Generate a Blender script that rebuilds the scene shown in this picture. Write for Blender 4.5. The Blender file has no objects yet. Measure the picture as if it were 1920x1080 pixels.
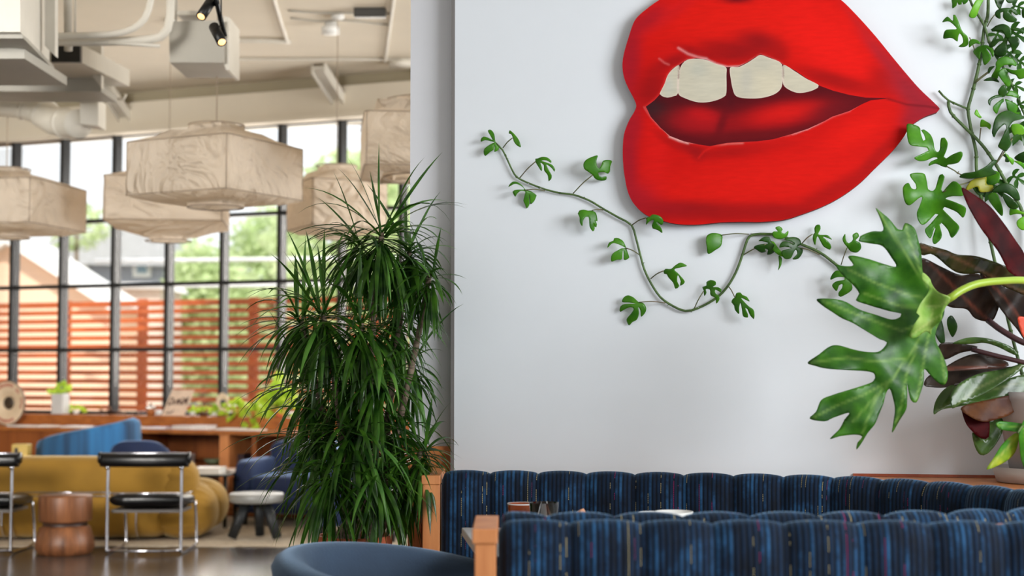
import bpy, bmesh, math, random
from mathutils import Vector, Matrix
from mathutils.geometry import delaunay_2d_cdt
import numpy as np
random.seed(7)
sc = bpy.context.scene
PI = math.pi
# ------------------------------------------------------------------ camera
F = 2800.0                       # focal length in pixels of the 1920 wide frame
HC = 1.30                        # eye height
PITCH = math.atan(150.0/F)       # horizon sits at row 690
cam_d = bpy.data.cameras.new('camera'); cam = bpy.data.objects.new('camera', cam_d)
sc.collection.objects.link(cam); sc.camera = cam
cam.location = (0, 0, HC); cam.rotation_euler = (PI/2 + PITCH, 0, 0)
cam_d.sensor_width = 36; cam_d.lens = F/1920*36
cam_d.clip_end = 300
cam_d.dof.use_dof = True; cam_d.dof.focus_distance = 5.75; cam_d.dof.aperture_fstop = 2.0
# ------------------------------------------------------------------ view, sky, sun, window daylight, added fill
sc.view_settings.view_transform = 'Standard'; sc.view_settings.look = 'None'
sc.view_settings.exposure = 0.0; sc.view_settings.gamma = 1.0
sc.view_settings.use_curve_mapping = False
world = bpy.data.worlds.new('sky'); sc.world = world; world.use_nodes = True
wn = world.node_tree; wn.nodes.clear()
wo = wn.nodes.new('ShaderNodeOutputWorld'); wb = wn.nodes.new('ShaderNodeBackground')
wb.inputs['Color'].default_value = (0.93, 0.97, 1.0, 1); wb.inputs['Strength'].default_value = 1.45
wn.links.new(wb.outputs[0], wo.inputs[0])
def lamp(name, kind, loc, aim, energy, color=(1, 1, 1), **kw):
    d = bpy.data.lights.new(name, kind); d.energy = energy; d.color = color
    for k, v in kw.items(): setattr(d, k, v)
    o = bpy.data.objects.new(name, d); sc.collection.objects.link(o); o.location = loc
    o.rotation_euler = (Vector(aim)-Vector(loc)).to_track_quat('-Z', 'Y').to_euler()
    return o
lamp('sun', 'SUN', (8, -6, 20), (0, 14, 0), 5.0, (1.0, 0.95, 0.86), angle=0.03)
# soft daylight from the right, then fill lamps added for the lounge
lamp('window_daylight_right', 'AREA', (5.2, 0.8, 3.1), (0.2, 6.0, 1.2), 475, (0.93, 0.97, 1.0), shape='RECTANGLE', size=3.2, size_y=2.2)
lamp('lounge_fill_front', 'AREA', (-4.8, 1.0, 3.2), (-4.4, 13.0, 1.5), 150, (1.0, 0.96, 0.90), shape='RECTANGLE', size=2.6, size_y=2.0, spread=math.radians(70))  # fill lamp added to brighten the lounge, no window stands there
lamp('window_fill_far', 'AREA', (-1.9, 15.2, 2.2), (-3.4, 8.0, 3.2), 240, (1.0, 0.94, 0.86), shape='RECTANGLE', size=4.8, size_y=2.2)  # fill added outside the big window to strengthen its daylight
lamp('lounge_fill_right', 'AREA', (3.6, 10.2, 2.4), (-3.0, 10.4, 1.9), 270, (1.0, 0.97, 0.93), shape='RECTANGLE', size=3.0, size_y=2.2)  # unseen fill behind the mural wall, added to brighten the lounge
# ------------------------------------------------------------------ pixel -> place helpers (measuring the photo)
_c, _s = math.cos(PITCH), math.sin(PITCH)
def ray(px, py):
    x = (px-960)/F; z = -(py-540)/F
    return Vector((x, _c - z*_s, _s + z*_c))
CAM = Vector((0, 0, HC))
def P(px, py, Y):
    d = ray(px, py); return CAM + d*(Y/d.y)
class Wall:
    """vertical plane, turned so that its left end is farther away"""
    def __init__(s, ang, y0):
        s.a = ang; s.y0 = y0; s.d = Vector((math.cos(ang), -math.sin(ang), 0)); s.n = Vector((-math.sin(ang), -math.cos(ang), 0))
        s.o = Vector((0, y0, 0))
    def hit(s, px, py, off=0.0):
        d = ray(px, py); o = s.o + s.n*off
        t = (o-CAM).dot(s.n)/d.dot(s.n); return CAM + d*t
    def at(s, u, z, off=0.0):           # u metres along the wall (0 in front of the camera axis)
        p = s.o + s.d*u + s.n*off; return Vector((p.x, p.y, z))
    def u(s, px, py=600, off=0.0):
        return (s.hit(px, py, off)-s.o-s.n*off).dot(s.d)
MW = Wall(math.radians(10), 5.95)      # wall with the lips
WW = Wall(math.radians(21.6), 13.05)   # window wall
# ------------------------------------------------------------------ mesh helpers
ORG = {}
def tag(o, label=None, cat=None, group=None, kind=None):
    if label: o['label'] = label
    if cat: o['category'] = cat
    if group: o['group'] = group
    if kind: o['kind'] = kind
    return o
def thing(name, label, cat, loc, group=None):
    o = bpy.data.objects.new(name, None); o.empty_display_size = 0.05
    sc.collection.objects.link(o); o.location = loc; ORG[o] = Vector(loc)
    return tag(o, label, cat, group)
class MB:
    def __init__(s): s.v = []; s.f = []; s.uv = None; s.sm = []
    def add(s, vs, fs, smooth=False):
        b = len(s.v); s.v += [Vector(v) for v in vs]; s.f += [tuple(i+b for i in f) for f in fs]; s.sm += [smooth]*len(fs)
        return s
    def box(s, lo, hi, M=None):
        x0, y0, z0 = lo; x1, y1, z1 = hi
        vs = [Vector(p) for p in ((x0,y0,z0),(x1,y0,z0),(x1,y1,z0),(x0,y1,z0),(x0,y0,z1),(x1,y0,z1),(x1,y1,z1),(x0,y1,z1))]
        if M is not None: vs = [M @ v for v in vs]
        return s.add(vs, [(0,3,2,1),(4,5,6,7),(0,1,5,4),(1,2,6,5),(2,3,7,6),(3,0,4,7)])
    def wbox(s, W, u0, u1, z0, z1, o0, o1):      # box in a wall's own frame
        q = [W.at(u, z, o) for z in (z0, z1) for (u, o) in ((u0,o0),(u1,o0),(u1,o1),(u0,o1))]
        return s.add(q, [(0,3,2,1),(4,5,6,7),(0,1,5,4),(1,2,6,5),(2,3,7,6),(3,0,4,7)])
    def tube(s, pts, r, n=10, caps=True):
        pts = [Vector(p) for p in pts]; m = len(pts)
        rs = r if isinstance(r, (list, tuple)) else [r]*m
        vs = []; up = None
        for i, p in enumerate(pts):
            t = (pts[min(i+1, m-1)]-pts[max(i-1, 0)]).normalized()
            if up is None:
                up = Vector((0,0,1)) if abs(t.z) < .9 else Vector((1,0,0))
            a = t.cross(up)
            if a.length < 1e-4: a = t.cross(Vector((0,1,0)))
            a.normalize(); b = a.cross(t).normalized(); up = b
            for k in range(n):
                w = 2*PI*k/n; vs.append(p + (a*math.cos(w)+b*math.sin(w))*rs[i])
        fs = [(i*n+k, i*n+(k+1)%n, (i+1)*n+(k+1)%n, (i+1)*n+k) for i in range(m-1) for k in range(n)]
        if caps: fs += [tuple(range(n))[::-1], tuple((m-1)*n+k for k in range(n))]
        return s.add(vs, fs, True)
    def lathe(s, prof, c=(0,0,0), n=32, M=None, closed=False):
        c = Vector(c); vs = []; m = len(prof)
        for (r, z) in prof:
            for k in range(n):
                w = 2*PI*k/n; p = Vector((r*math.cos(w), r*math.sin(w), z))
                vs.append((M @ p if M is not None else p) + c)
        fs = [(i*n+k, i*n+(k+1)%n, (i+1)*n+(k+1)%n, (i+1)*n+k) for i in range(m-1) for k in range(n)]
        if prof[0][0] > 1e-4 and not closed: fs.append(tuple(range(n))[::-1])
        if prof[-1][0] > 1e-4 and not closed: fs.append(tuple((m-1)*n+k for k in range(n)))
        return s.add(vs, fs, True)
    def grid(s, rows, smooth=True, wrap=False, flip=False):
        m = len(rows); n = len(rows[0]); vs = [p for r in rows for p in r]; fs = []
        for i in range(m-1):
            for k in range(n if wrap else n-1):
                q = (i*n+k, i*n+(k+1)%n, (i+1)*n+(k+1)%n, (i+1)*n+k); fs.append(q[::-1] if flip else q)
        return s.add(vs, fs, smooth)
    def poly_prism(s, pts, z0, z1):
        n = len(pts); vs = [Vector((p[0], p[1], z0)) for p in pts]+[Vector((p[0], p[1], z1)) for p in pts]
        return s.add(vs, [tuple(range(n))[::-1], tuple(range(n, 2*n))]+[(i, (i+1)%n, n+(i+1)%n, n+i) for i in range(n)])
    def build(s, name, mat, parent=None, loc=None, bevel=0, seg=2, subsurf=0, merge=False, uvs=None, auto=False):
        o0 = ORG.get(parent, Vector((0,0,0))) if parent is not None else Vector(loc if loc is not None else (0,0,0))
        me = bpy.data.meshes.new(name)
        me.from_pydata([tuple(v-o0) for v in s.v], [], s.f); me.update()
        me.polygons.foreach_set('use_smooth', s.sm)
        if uvs is not None:
            L = me.uv_layers.new(name='UVMap')
            for lp in me.loops: L.data[lp.index].uv = uvs[lp.vertex_index]
        bm = bmesh.new(); bm.from_mesh(me)
        if merge: bmesh.ops.remove_doubles(bm, verts=bm.verts, dist=1e-5)
        bmesh.ops.recalc_face_normals(bm, faces=bm.faces); bm.to_mesh(me); bm.free()
        o = bpy.data.objects.new(name, me); sc.collection.objects.link(o)
        if parent is not None: o.parent = parent; ORG[o] = o0
        else: o.location = o0; ORG[o] = o0
        if isinstance(mat, (list, tuple)):
            for q in mat: me.materials.append(q)
        else: me.materials.append(mat)
        if bevel:
            b = o.modifiers.new('bevel', 'BEVEL'); b.width = bevel; b.segments = seg; b.limit_method = 'ANGLE'
        if subsurf:
            b = o.modifiers.new('subsurf', 'SUBSURF'); b.levels = subsurf; b.render_levels = subsurf
        return o
def struct(name, mb, mat, **kw):
    o = mb.build(name, mat, **kw); o['kind'] = 'structure'; return o
def smooth_path(pts, step):
    """Catmull-Rom through the points, resampled"""
    pts = [Vector(p) for p in pts]; n = len(pts); out = []
    ext = [pts[0]*2-pts[1]]+pts+[pts[-1]*2-pts[-2]]
    for i in range(1, n):
        p0, p1, p2, p3 = ext[i-1], ext[i], ext[i+1], ext[i+2]
        k = max(2, int((p2-p1).length/step))
        for j in range(k):
            t = j/k
            out.append(0.5*((2*p1)+(p2-p0)*t+(2*p0-5*p1+4*p2-p3)*t*t+(3*p1-p0-3*p2+p3)*t**3))
    out.append(pts[-1]); return out
# ------------------------------------------------------------------ materials
def lin(c):
    c = c/255.0; return c/12.92 if c <= 0.04045 else ((c+0.055)/1.055)**2.4
def col(r, g, b): return (lin(r), lin(g), lin(b), 1)
def N(nt, t, **kw):
    n = nt.nodes.new(t)
    for k, v in kw.items():
        if k in n.inputs: n.inputs[k].default_value = v
        else: setattr(n, k, v)
    return n
def base_mat(name, rough=.5, metal=0.0, **kw):
    m = bpy.data.materials.new(name); m.use_nodes = True; nt = m.node_tree
    b = nt.nodes['Principled BSDF']; b.inputs['Roughness'].default_value = rough; b.inputs['Metallic'].default_value = metal
    for k, v in kw.items(): b.inputs[k].default_value = v
    return m, nt, b
def pm(name, rgb, rough=.5, metal=0.0, var=0.12, scale=6.0, bump=0.0, bscale=60.0, stretch=(1,1,1), rgb2=None, detail=4, dist=0.01, **kw):
    m, nt, b = base_mat(name, rough, metal, **kw)
    tc = N(nt, 'ShaderNodeTexCoord'); mp = N(nt, 'ShaderNodeMapping'); mp.inputs['Scale'].default_value = stretch
    nt.links.new(tc.outputs['Object'], mp.inputs['Vector'])
    nz = N(nt, 'ShaderNodeTexNoise', Scale=scale, Detail=detail, Roughness=.6); nt.links.new(mp.outputs[0], nz.inputs['Vector'])
    cr = N(nt, 'ShaderNodeValToRGB'); c1 = col(*rgb)
    c2 = col(*rgb2) if rgb2 else tuple(x*(1-var*2) for x in c1[:3])+(1,)
    if rgb2 is None: c1 = tuple(min(1, x*(1+var*.5)) for x in c1[:3])+(1,)
    cr.color_ramp.elements[0].position = .3; cr.color_ramp.elements[1].position = .7
    cr.color_ramp.elements[0].color = c2; cr.color_ramp.elements[1].color = c1
    nt.links.new(nz.outputs[0], cr.inputs[0]); nt.links.new(cr.outputs[0], b.inputs['Base Color'])
    if bump:
        n2 = N(nt, 'ShaderNodeTexNoise', Scale=bscale, Detail=3.0); nt.links.new(mp.outputs[0], n2.inputs['Vector'])
        bp = N(nt, 'ShaderNodeBump', Strength=bump, Distance=dist); nt.links.new(n2.outputs[0], bp.inputs['Height']); nt.links.new(bp.outputs[0], b.inputs['Normal'])
    return m
def translucent(m, rgb, fac):
    """mix a translucent lobe in"""
    nt = m.node_tree; b = nt.nodes['Principled BSDF']; out = nt.nodes['Material Output']
    t = N(nt, 'ShaderNodeBsdfTranslucent'); t.inputs['Color'].default_value = col(*rgb)
    mx = N(nt, 'ShaderNodeMixShader'); mx.inputs[0].default_value = fac
    nt.links.new(b.outputs[0], mx.inputs[1]); nt.links.new(t.outputs[0], mx.inputs[2]); nt.links.new(mx.outputs[0], out.inputs[0])
    return m
def glass_mat(name, tint=(1,1,1,1), refl=.06):
    m = bpy.data.materials.new(name); m.use_nodes = True; nt = m.node_tree; nt.nodes.clear()
    out = N(nt, 'ShaderNodeOutputMaterial'); tr = N(nt, 'ShaderNodeBsdfTransparent'); gl = N(nt, 'ShaderNodeBsdfGlossy', Roughness=.02)
    tr.inputs['Color'].default_value = tint
    lw = N(nt, 'ShaderNodeLayerWeight', Blend=.35); ma = N(nt, 'ShaderNodeMath', operation='MULTIPLY_ADD')
    nt.links.new(lw.outputs['Fresnel'], ma.inputs[0]); ma.inputs[1].default_value = .45 if refl < .1 else .3; ma.inputs[2].default_value = refl*.1
    mx = N(nt, 'ShaderNodeMixShader'); nt.links.new(ma.outputs[0], mx.inputs[0]); nt.links.new(tr.outputs[0], mx.inputs[1]); nt.links.new(gl.outputs[0], mx.inputs[2])
    nt.links.new(mx.outputs[0], out.inputs[0]); return m
def real_glass(name):
    m = bpy.data.materials.new(name); m.use_nodes = True; b = m.node_tree.nodes['Principled BSDF']
    b.inputs['Transmission Weight'].default_value = 1; b.inputs['Roughness'].default_value = .01; b.inputs['IOR'].default_value = 1.45; return m
M = {}
M['mural_wall'] = pm('white_wall_paint', (225,229,234), .75, var=.02, scale=1.2, bump=.03, bscale=180, dist=.002)
M['grey_wall'] = pm('grey_wall_paint', (212,212,216), .8, var=.03, scale=1.5)
M['edge_trim'] = pm('grey_corner_trim', (118,114,112), .5, var=.03)
M['ceiling'] = pm('ceiling_paint', (226,217,200), .85, var=.04, scale=1.0, bump=.05, bscale=30)
M['far_wall'] = pm('far_wall_paint', (172,162,138), .85, var=.04, scale=1.0)
M['duct'] = pm('painted_duct', (218,213,202), .55, var=.05, scale=3)
M['duct_grey'] = pm('painted_duct_grey', (176,172,162), .6, var=.05, scale=3)
M['black'] = pm('black_metal', (14,14,15), .4, var=.2)
M['mullion'] = pm('dark_window_metal', (20,21,24), .5, .0, var=.15)
M['glass'] = glass_mat('window_glass')
M['clear'] = real_glass('drinking_glass')
def wood(name, c1, c2, rough=.45, stretch=(1,1,.08), scale=24.0, **kw):
    return pm(name, c1, rough, rgb2=c2, stretch=stretch, scale=scale, detail=6, bump=.05, bscale=80, dist=.003, **kw)
M['oak'] = wood('honey_oak', (214,142,86), (186,112,62))
M['oak_h'] = wood('honey_oak_horizontal', (214,142,86), (186,112,62), stretch=(.08,1,1))
M['shelf'] = wood('shelf_wood', (180,108,50), (142,78,30), stretch=(.12,1,1))
M['shelf_v'] = wood('shelf_wood_panel', (158,88,38), (116,60,24), stretch=(1,1,.06), scale=14)
M['walnut'] = wood('walnut', (148,94,58), (72,40,22), stretch=(1,1,.1), scale=16)
M['fence'] = wood('cedar_fence', (206,102,46), (166,72,28), rough=.7, stretch=(.15,1,1.5), scale=5)
M['chrome'] = pm('chrome', (205,205,212), .12, 1.0, var=.02)
M['leather'] = pm('black_leather', (12,12,14), .28, var=.2, bump=.1, bscale=90)
M['terracotta'] = pm('terracotta', (198,102,66), .8, var=.12, bump=.1)
M['soil'] = pm('soil', (50,38,28), .95, var=.3, scale=40, bump=.6)
M['bark'] = pm('dracaena_bark', (140,122,104), .9, rgb2=(74,60,48), scale=30, stretch=(1,1,2.5), bump=.6, bscale=50)
M['white_ceramic'] = pm('white_ceramic', (232,232,230), .25, var=.02)
M['concrete'] = pm('concrete_floor', (86,78,74), .22, var=.25, scale=2.0, bump=.02, bscale=6, dist=.01)
M['paper'] = pm('white_paper', (235,232,226), .7, var=.03)
# ================================================================== THE SETTING
struct('floor', MB().box((-9,-7,-.1), (7,16.5,0)), M['concrete'])
struct('ceiling', MB().box((-9,-7,4.0), (7,16.5,4.15)), M['ceiling'])
struct('wall_left', MB().box((-8.2,2,0), (-8.05,16.5,4.0)), M['far_wall'])
UL = MW.u(852)          # left end of the mural wall
mb = MB().wbox(MW, UL, 4.6, 0, 4.0, -.14, 0)
struct('wall_mural', mb, M['mural_wall'])
struct('trim_1', MB().wbox(MW, UL-.014, UL, 0, 4.0, -.14, .004), M['edge_trim'])
# set-back grey pier between the lounge and the mural wall
a = MW.hit(768, 600, -.06); b_ = MW.hit(900, 600, -.06)
u0 = MW.u(768, 600, -.06); u1 = UL-.015
struct('wall_pier', MB().wbox(MW, u0, u1, 0, 4.0, -.42, -.06), M['grey_wall'])
struct('wall_right', MB().box((4.4,4.0,0), (4.5,6.5,4.0)), M['mural_wall'])
mb = MB().wbox(MW, u0, u1, 0, .95, -.06, -.04).wbox(MW, u0-.002, u1, .95, .985, -.06, -.03)
for k in range(3): mb.wbox(MW, u0+.01+k*.055, u0+.055+k*.055, .08, .90, -.04, -.034)
struct('trim_2', mb, M['oak'])
# ---- window wall
ZS, ZT = .85, 3.58      # sill and head
px_m = [-85, 20, 112, 210, 311, 414, 522, 635, 750, 870]
um = [WW.u(p, 600) for p in px_m]
U0, U1 = um[0]-.0, um[-1]
mb = MB().wbox(WW, -9.5, 6.5, ZT, 4.0, -.2, .0).wbox(WW, -9.5, U0, 0, ZT, -.2, 0).wbox(WW, U1, 6.5, 0, ZT, -.2, 0).wbox(WW, U0, U1, 0, ZS-.05, -.2, 0)
struct('wall_back', mb, M['far_wall'])
# stepped bulkhead over the windows
struct('trim_3', MB().wbox(WW, -9.5, 6.5, ZT+.02, ZT+.30, .0, .10).wbox(WW, -9.5, 6.5, ZT+.0, ZT+.04, .0, .16), M['ceiling'])
win = thing('window_1', None, None, WW.at((U0+U1)/2, ZS)); win['kind'] = 'structure'
ZR = [H for H in (1.3+34/200., 2.12, 2.96)]
def zat(px, py): return WW.hit(px, py).z
ZR = [zat(250, 655.5), zat(250, 534), zat(250, 411)]
fr = MB().wbox(WW, U0, U1, ZT-.012, ZT, -.08, .0).wbox(WW, U0, U1, ZS-.05, ZS+.03, -.08, .02)
fr.build('window_frame', M['mullion'], win)
for k, u in enumerate(um):
    MB().wbox(WW, u-.012, u+.03, ZS, ZT, -.09, .02).wbox(WW, u-.03, u+.03, ZS, ZT, -.04, -.02).build('mullion', M['mullion'], win)
for z in ZR:
    MB().wbox(WW, U0, U1, z-.018, z+.018, -.07, .005).build('rail', M['mullion'], win)
for k in range(len(um)-1):
    zz = [ZS+.03]+ZR+[ZT-.03]
    g = MB()
    for j in range(4): g.wbox(WW, um[k]+.03, um[k+1]-.012, zz[j]+.018, zz[j+1]-.018, -.034, -.028)
    g.build('window_pane', M['glass'], win)
# ---- outdoors
struct('ground', MB().box((-60,14.5,-.35), (45,80,-.12)), pm('paving', (196,186,170), .9, var=.15))
YF = 3.7
fw = Wall(math.radians(21.6), 13.05+YF/math.cos(math.radians(21.6)))
fence = thing('garden_fence', 'orange cedar slat fence standing outside the big window', 'fence', fw.at(-3, -.12))
ztop = fw.hit(300, 560).z
sp = (fw.hit(250, 580).z-fw.hit(250, 743).z)/10.0
uA, uB = fw.u(-260), fw.u(1150)
z = ztop-.02
k = 0
while z > 0:
    d = .075 if k == 0 else .062
    s_ = MB()
    useg = uA
    while useg < uB:
        s_.wbox(fw, useg, min(uB, useg+2.4)-.004, z-d, z, -.02, 0); useg += 2.4
    s_.build('slat', M['fence'], fence); z -= sp if k else sp*.99; k += 1
for p_ in (-150, 118, 262, 470, 700, 900):
    u = fw.u(p_); MB().wbox(fw, u-.05, u+.05, -.12, ztop+.0, -.11, -.022).build('post', M['fence'], fence)
# houses behind
M['siding'] = pm('peach_siding', (244,206,178), .8, var=.05, scale=2, stretch=(.2,.2,8))
M['white_board'] = pm('white_board', (240,240,240), .7, var=.02)
M['shingle'] = pm('grey_shingle', (176,178,184), .9, var=.08, scale=8)
M['grey_siding'] = pm('grey_blue_siding', (150,156,170), .8, var=.06, stretch=(.3,.3,9))
M['beige_siding'] = pm('beige_siding', (226,208,196), .8, var=.05)
h1 = thing('neighbour_house', 'peach sided gable house behind the left of the fence', 'house', Vector((P(-60,640,27).x,27,-.12)))
def pr(pts, Y0, Y1, mb=None):
    mb = mb or MB(); n = len(pts)
    f = [P(x, y, Y0) for x, y in pts]; bk = [Vector((v.x, Y1, v.z)) for v in f]
    mb.add(f+bk, [tuple(range(n)), tuple(range(n, 2*n))[::-1]]+[(i, n+i, n+(i+1)%n, (i+1)%n) for i in range(n)]); return mb
pr([(-300,850), (-300,620), (10,447), (205,572), (205,850)], 27, 29.3).build('wall', M['siding'], h1)
pr([(-310,620), (10,440), (212,570), (206,582), (10,456), (-310,640)], 26.7, 29.6).build('roof', M['white_board'], h1)
h2 = thing('neighbour_house', 'grey house with pale shingle roof seen through the middle panes', 'house', Vector((P(260, 640, 38).x, 38, -.12)))
pr([(90,800), (90,482), (305,490), (305,800)], 38, 44).build('wall', M['grey_siding'], h2)
pr([(70,486), (110,428), (296,434), (316,492), (312,498), (70,494)], 37.6, 44.5).build('roof', M['shingle'], h2)
w_ = pr([(249,492), (282,492), (282,519), (249,519)], 37.9, 38.1).build('window', M['white_board'], h2)
pr([(256,498), (275,498), (275,512), (256,512)], 37.86, 37.95).build('pane', pm('dim_pane', (130,160,180), .2), w_)
w_ = pr([(150,490), (164,490), (164,514), (150,514)], 37.9, 38.1).build('window', M['white_board'], h2)
h3 = thing('garden_shed', 'low beige shed peeping over the fence beside the grey house', 'shed', P(256, 640, 30)*1)
pr([(214,830), (214,540), (300,540), (300,830)], 31, 33).build('wall', M['beige_siding'], h3)
pr([(208,541), (214,530), (300,530), (306,541)], 30.8, 33.2).build('roof', M['white_board'], h3)
def leafcloud(cx, cy, cz, rx, ry, rz, n, size, rng):
    mb = MB()
    for i in range(n):
        th = rng.uniform(0, 2*PI); ph = math.acos(rng.uniform(-1, 1)); r = rng.uniform(.55, 1.0)
        c = Vector((cx+rx*r*math.sin(ph)*math.cos(th), cy+ry*r*math.sin(ph)*math.sin(th), cz+rz*r*math.cos(ph)))
        a = Vector((rng.gauss(0,1), rng.gauss(0,1), rng.gauss(0,.6))).normalized(); b = a.cross(Vector((rng.gauss(0,1), rng.gauss(0,1), rng.gauss(0,1)))).normalized()
        s = size*rng.uniform(.6, 1.3)
        mb.add([c-a*s, c-b*s*.45, c+a*s, c+b*s*.45], [(0,1,2,3)])
    return mb
M['foliage_far'] = translucent(pm('sunlit_foliage', (222,232,190), .7, rgb2=(160,188,126), scale=1.6), (226,236,196), .45)
M['trunk'] = pm('tree_trunk', (110,92,72), .9)
rng = random.Random(3)
trees = [(385, 35, 1.35, 3.6, 'leafy tree behind the fence just right of the grey house'), (650, 30, 1.7, 5.0, 'leafy tree behind the fence beyond the top of the spiky plant'),
         (505, 41, 1.8, 5.0, 'farther leafy tree behind the fence, left of the one beyond the spiky plant'), (930, 31, 1.4, 4.6, 'leafy tree behind the fence mostly hidden by the grey pier'), (770, 40, 2.0, 5.6, 'farther leafy tree behind the fence close to the grey pier')]
for i, (px, Y, r, tp, lb) in enumerate(trees):
    b0 = P(px, 690, Y); t = thing('garden_tree', lb, 'tree', (b0.x, Y, -.12), 'trees behind the fence')
    MB().tube([(b0.x, Y, -.12), (b0.x+.1, Y, 1.6), (b0.x-.05, Y, tp)], [.2,.16,.06]).build('trunk', M['trunk'], t)
    mb = MB()
    for k in range(5):
        zc = .9+(tp-1.4)*k/4; q = leafcloud(b0.x+rng.uniform(-.12,.12)*r, Y, zc+.3, r*(1-.12*(k==4)*3), r*.8, .95, 1500, .13, rng); mb.add(q.v, q.f)
    mb.build('foliage', M['foliage_far'], t)
t = thing('garden_tree', 'thin young tree behind the peach house roof', 'tree', P(140, 690, 31), 'trees behind the fence')
bb = P(140, 690, 36); MB().tube([(bb.x,36,-.1), (bb.x,36,4.6)], [.1,.04]).build('trunk', M['trunk'], t)
leafcloud(bb.x, 36, 4.7, .9, .6, .6, 260, .14, rng).build('foliage', M['foliage_far'], t)
M['wire'] = pm('pale_cable', (226,228,232), .6)
for yy, r, lb in ((486, .035, 'upper pale overhead cable across the trees'), (535, .028, 'lower pale overhead cable just above the fence')):
    p0, p1, p2 = P(180, yy+3, 25.5), P(520, yy, 24.3), P(905, yy-5, 23)
    o = MB().tube(smooth_path([p0, p1, p2], 2), r, 6).build('overhead_cable', M['wire'], loc=p0); tag(o, lb, 'cable')
up_ = thing('utility_pole', 'wooden utility pole carrying the pale cables, behind the grey pier', 'pole', Vector((P(905,690,23).x+.12, 23, -.12)))
MB().tube([(P(905,690,23).x+.13, 23, -.12), (P(905,690,23).x+.13, 23, 4.6)], .10, 12).build('shaft', M['trunk'], up_)
# ================================================================== THE LIPS
def pip(poly, x, y):
    c = False; n = len(poly); j = n-1
    for i in range(n):
        xi, yi = poly[i]; xj, yj = poly[j]
        if (yi > y) != (yj > y) and x < (xj-xi)*(y-yi)/(yj-yi)+xi: c = not c
        j = i
    return c
def npip(poly, X, Y):
    c = np.zeros(X.shape, bool); n = len(poly); j = n-1
    for i in range(n):
        xi, yi = poly[i]; xj, yj = poly[j]
        if yi != yj:
            c ^= ((yi > Y) != (yj > Y)) & (X < (xj-xi)*(Y-yi)/(yj-yi)+xi)
        j = i
    return c
def smooth_poly(pts, step=4):
    pts = [Vector((p[0], p[1], 0)) for p in pts]; n = len(pts); out = []
    for i in range(n):
        p0, p1, p2, p3 = pts[i-1], pts[i], pts[(i+1)%n], pts[(i+2)%n]
        k = max(1, int((p2-p1).length/step))
        for j in range(k):
            t = j/k; q = 0.5*((2*p1)+(p2-p0)*t+(2*p0-5*p1+4*p2-p3)*t*t+(3*p1-p0-3*p2+p3)*t**3)
            out.append((q.x, q.y))
    return out
def dseg(X, Y, pl):
    D = np.full(X.shape, 1e9)
    for (ax, ay), (bx, by) in zip(pl[:-1], pl[1:]):
        dx, dy = bx-ax, by-ay; L = dx*dx+dy*dy+1e-9
        t = np.clip(((X-ax)*dx+(Y-ay)*dy)/L, 0, 1); D = np.minimum(D, np.hypot(X-ax-t*dx, Y-ay-t*dy))
    return D
OUT = [(1193,198),(1188,184),(1178,165),(1170,145),(1167,122),(1170,100),(1178,72),(1187,45),(1196,31),(1216,14),(1243,-5),(1270,-22),(1305,-36),(1345,-40),(1370,-30),(1388,-24),(1408,-31),(1440,-42),(1485,-42),(1530,-30),(1572,-4),(1602,24),(1640,66),(1680,115),(1720,162),(1750,191),(1762,204),(1757,210),(1735,218),(1718,228),(1703,240),(1697,253),(1675,281),(1640,316),(1610,345),(1575,370),(1540,388),(1500,403),(1470,412),(1430,416),(1390,416),(1350,417),(1310,421),(1270,420),(1235,412),(1210,402),(1190,384),(1178,362),(1171,330),(1168,300),(1168,270),(1171,248),(1180,225),(1189,210)]
UP = [(1211,200),(1227,188),(1238,176),(1246,157),(1252,141),(1262,128),(1273,122),(1280,117),(1288,112),(1305,109),(1323,111),(1343,120),(1364,126),(1384,125),(1401,117),(1415,108),(1426,102),(1441,107),(1460,115),(1468,121),(1491,132),(1511,146),(1535,160),(1562,170),(1593,178),(1623,183),(1664,184)]
LO = [(1664,184),(1654,186),(1633,188),(1617,195),(1593,208),(1560,219),(1546,227),(1514,242),(1482,252),(1450,261),(1420,265),(1395,266),(1363,268),(1331,274),(1310,271),(1282,265),(1256,255),(1239,240),(1220,219)]
T = [[(1237,176),(1246,157),(1252,141),(1262,129),(1273,122),(1274,132),(1272,146),(1271,175),(1264,180),(1251,183),(1241,180)],
     [(1274,132),(1280,119),(1289,112),(1305,110),(1323,112),(1343,120),(1361,126),(1362,142),(1362,173),(1358,181),(1343,188),(1323,192),(1305,191),(1284,184),(1272,176),(1271,155)],
     [(1369,127),(1384,126),(1401,118),(1415,109),(1426,103),(1441,108),(1463,117),(1468,131),(1467,157),(1462,169),(1449,178),(1425,184),(1394,184),(1380,180),(1375,171),(1371,153)],
     [(1469,122),(1491,134),(1511,147),(1535,160),(1527,168),(1511,173),(1495,174),(1479,168),(1469,159),(1468,143)]]
outline = smooth_poly(OUT, 4); mouth = UP+LO[1:]
teeth = [smooth_poly(t, 4) for t in T]
sp_ = 2.6; gx = np.arange(1164, 1766, sp_); gy = np.arange(-46, 424, sp_*.87)
GX, GY = np.meshgrid(gx, gy); GX = GX+(np.arange(len(gy))%2)[:, None]*sp_/2
ins = npip(outline, GX, GY)
for pl in [outline+outline[:1], mouth+mouth[:1]]+[t+t[:1] for t in teeth]: ins &= dseg(GX, GY, pl) > 1.1
vs = [Vector((x, y)) for x, y in outline]; es = [(i, (i+1)%len(outline)) for i in range(len(outline))]
for pl in [mouth]+teeth:
    b = len(vs); vs += [Vector(p) for p in pl]; es += [(b+i, b+(i+1)%len(pl)) for i in range(len(pl))]
vs += [Vector((x, y)) for x, y in zip(GX[ins], GY[ins])]
V2, E2, F2, *_r = delaunay_2d_cdt(vs, es, [], 1, 1e-4)
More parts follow.
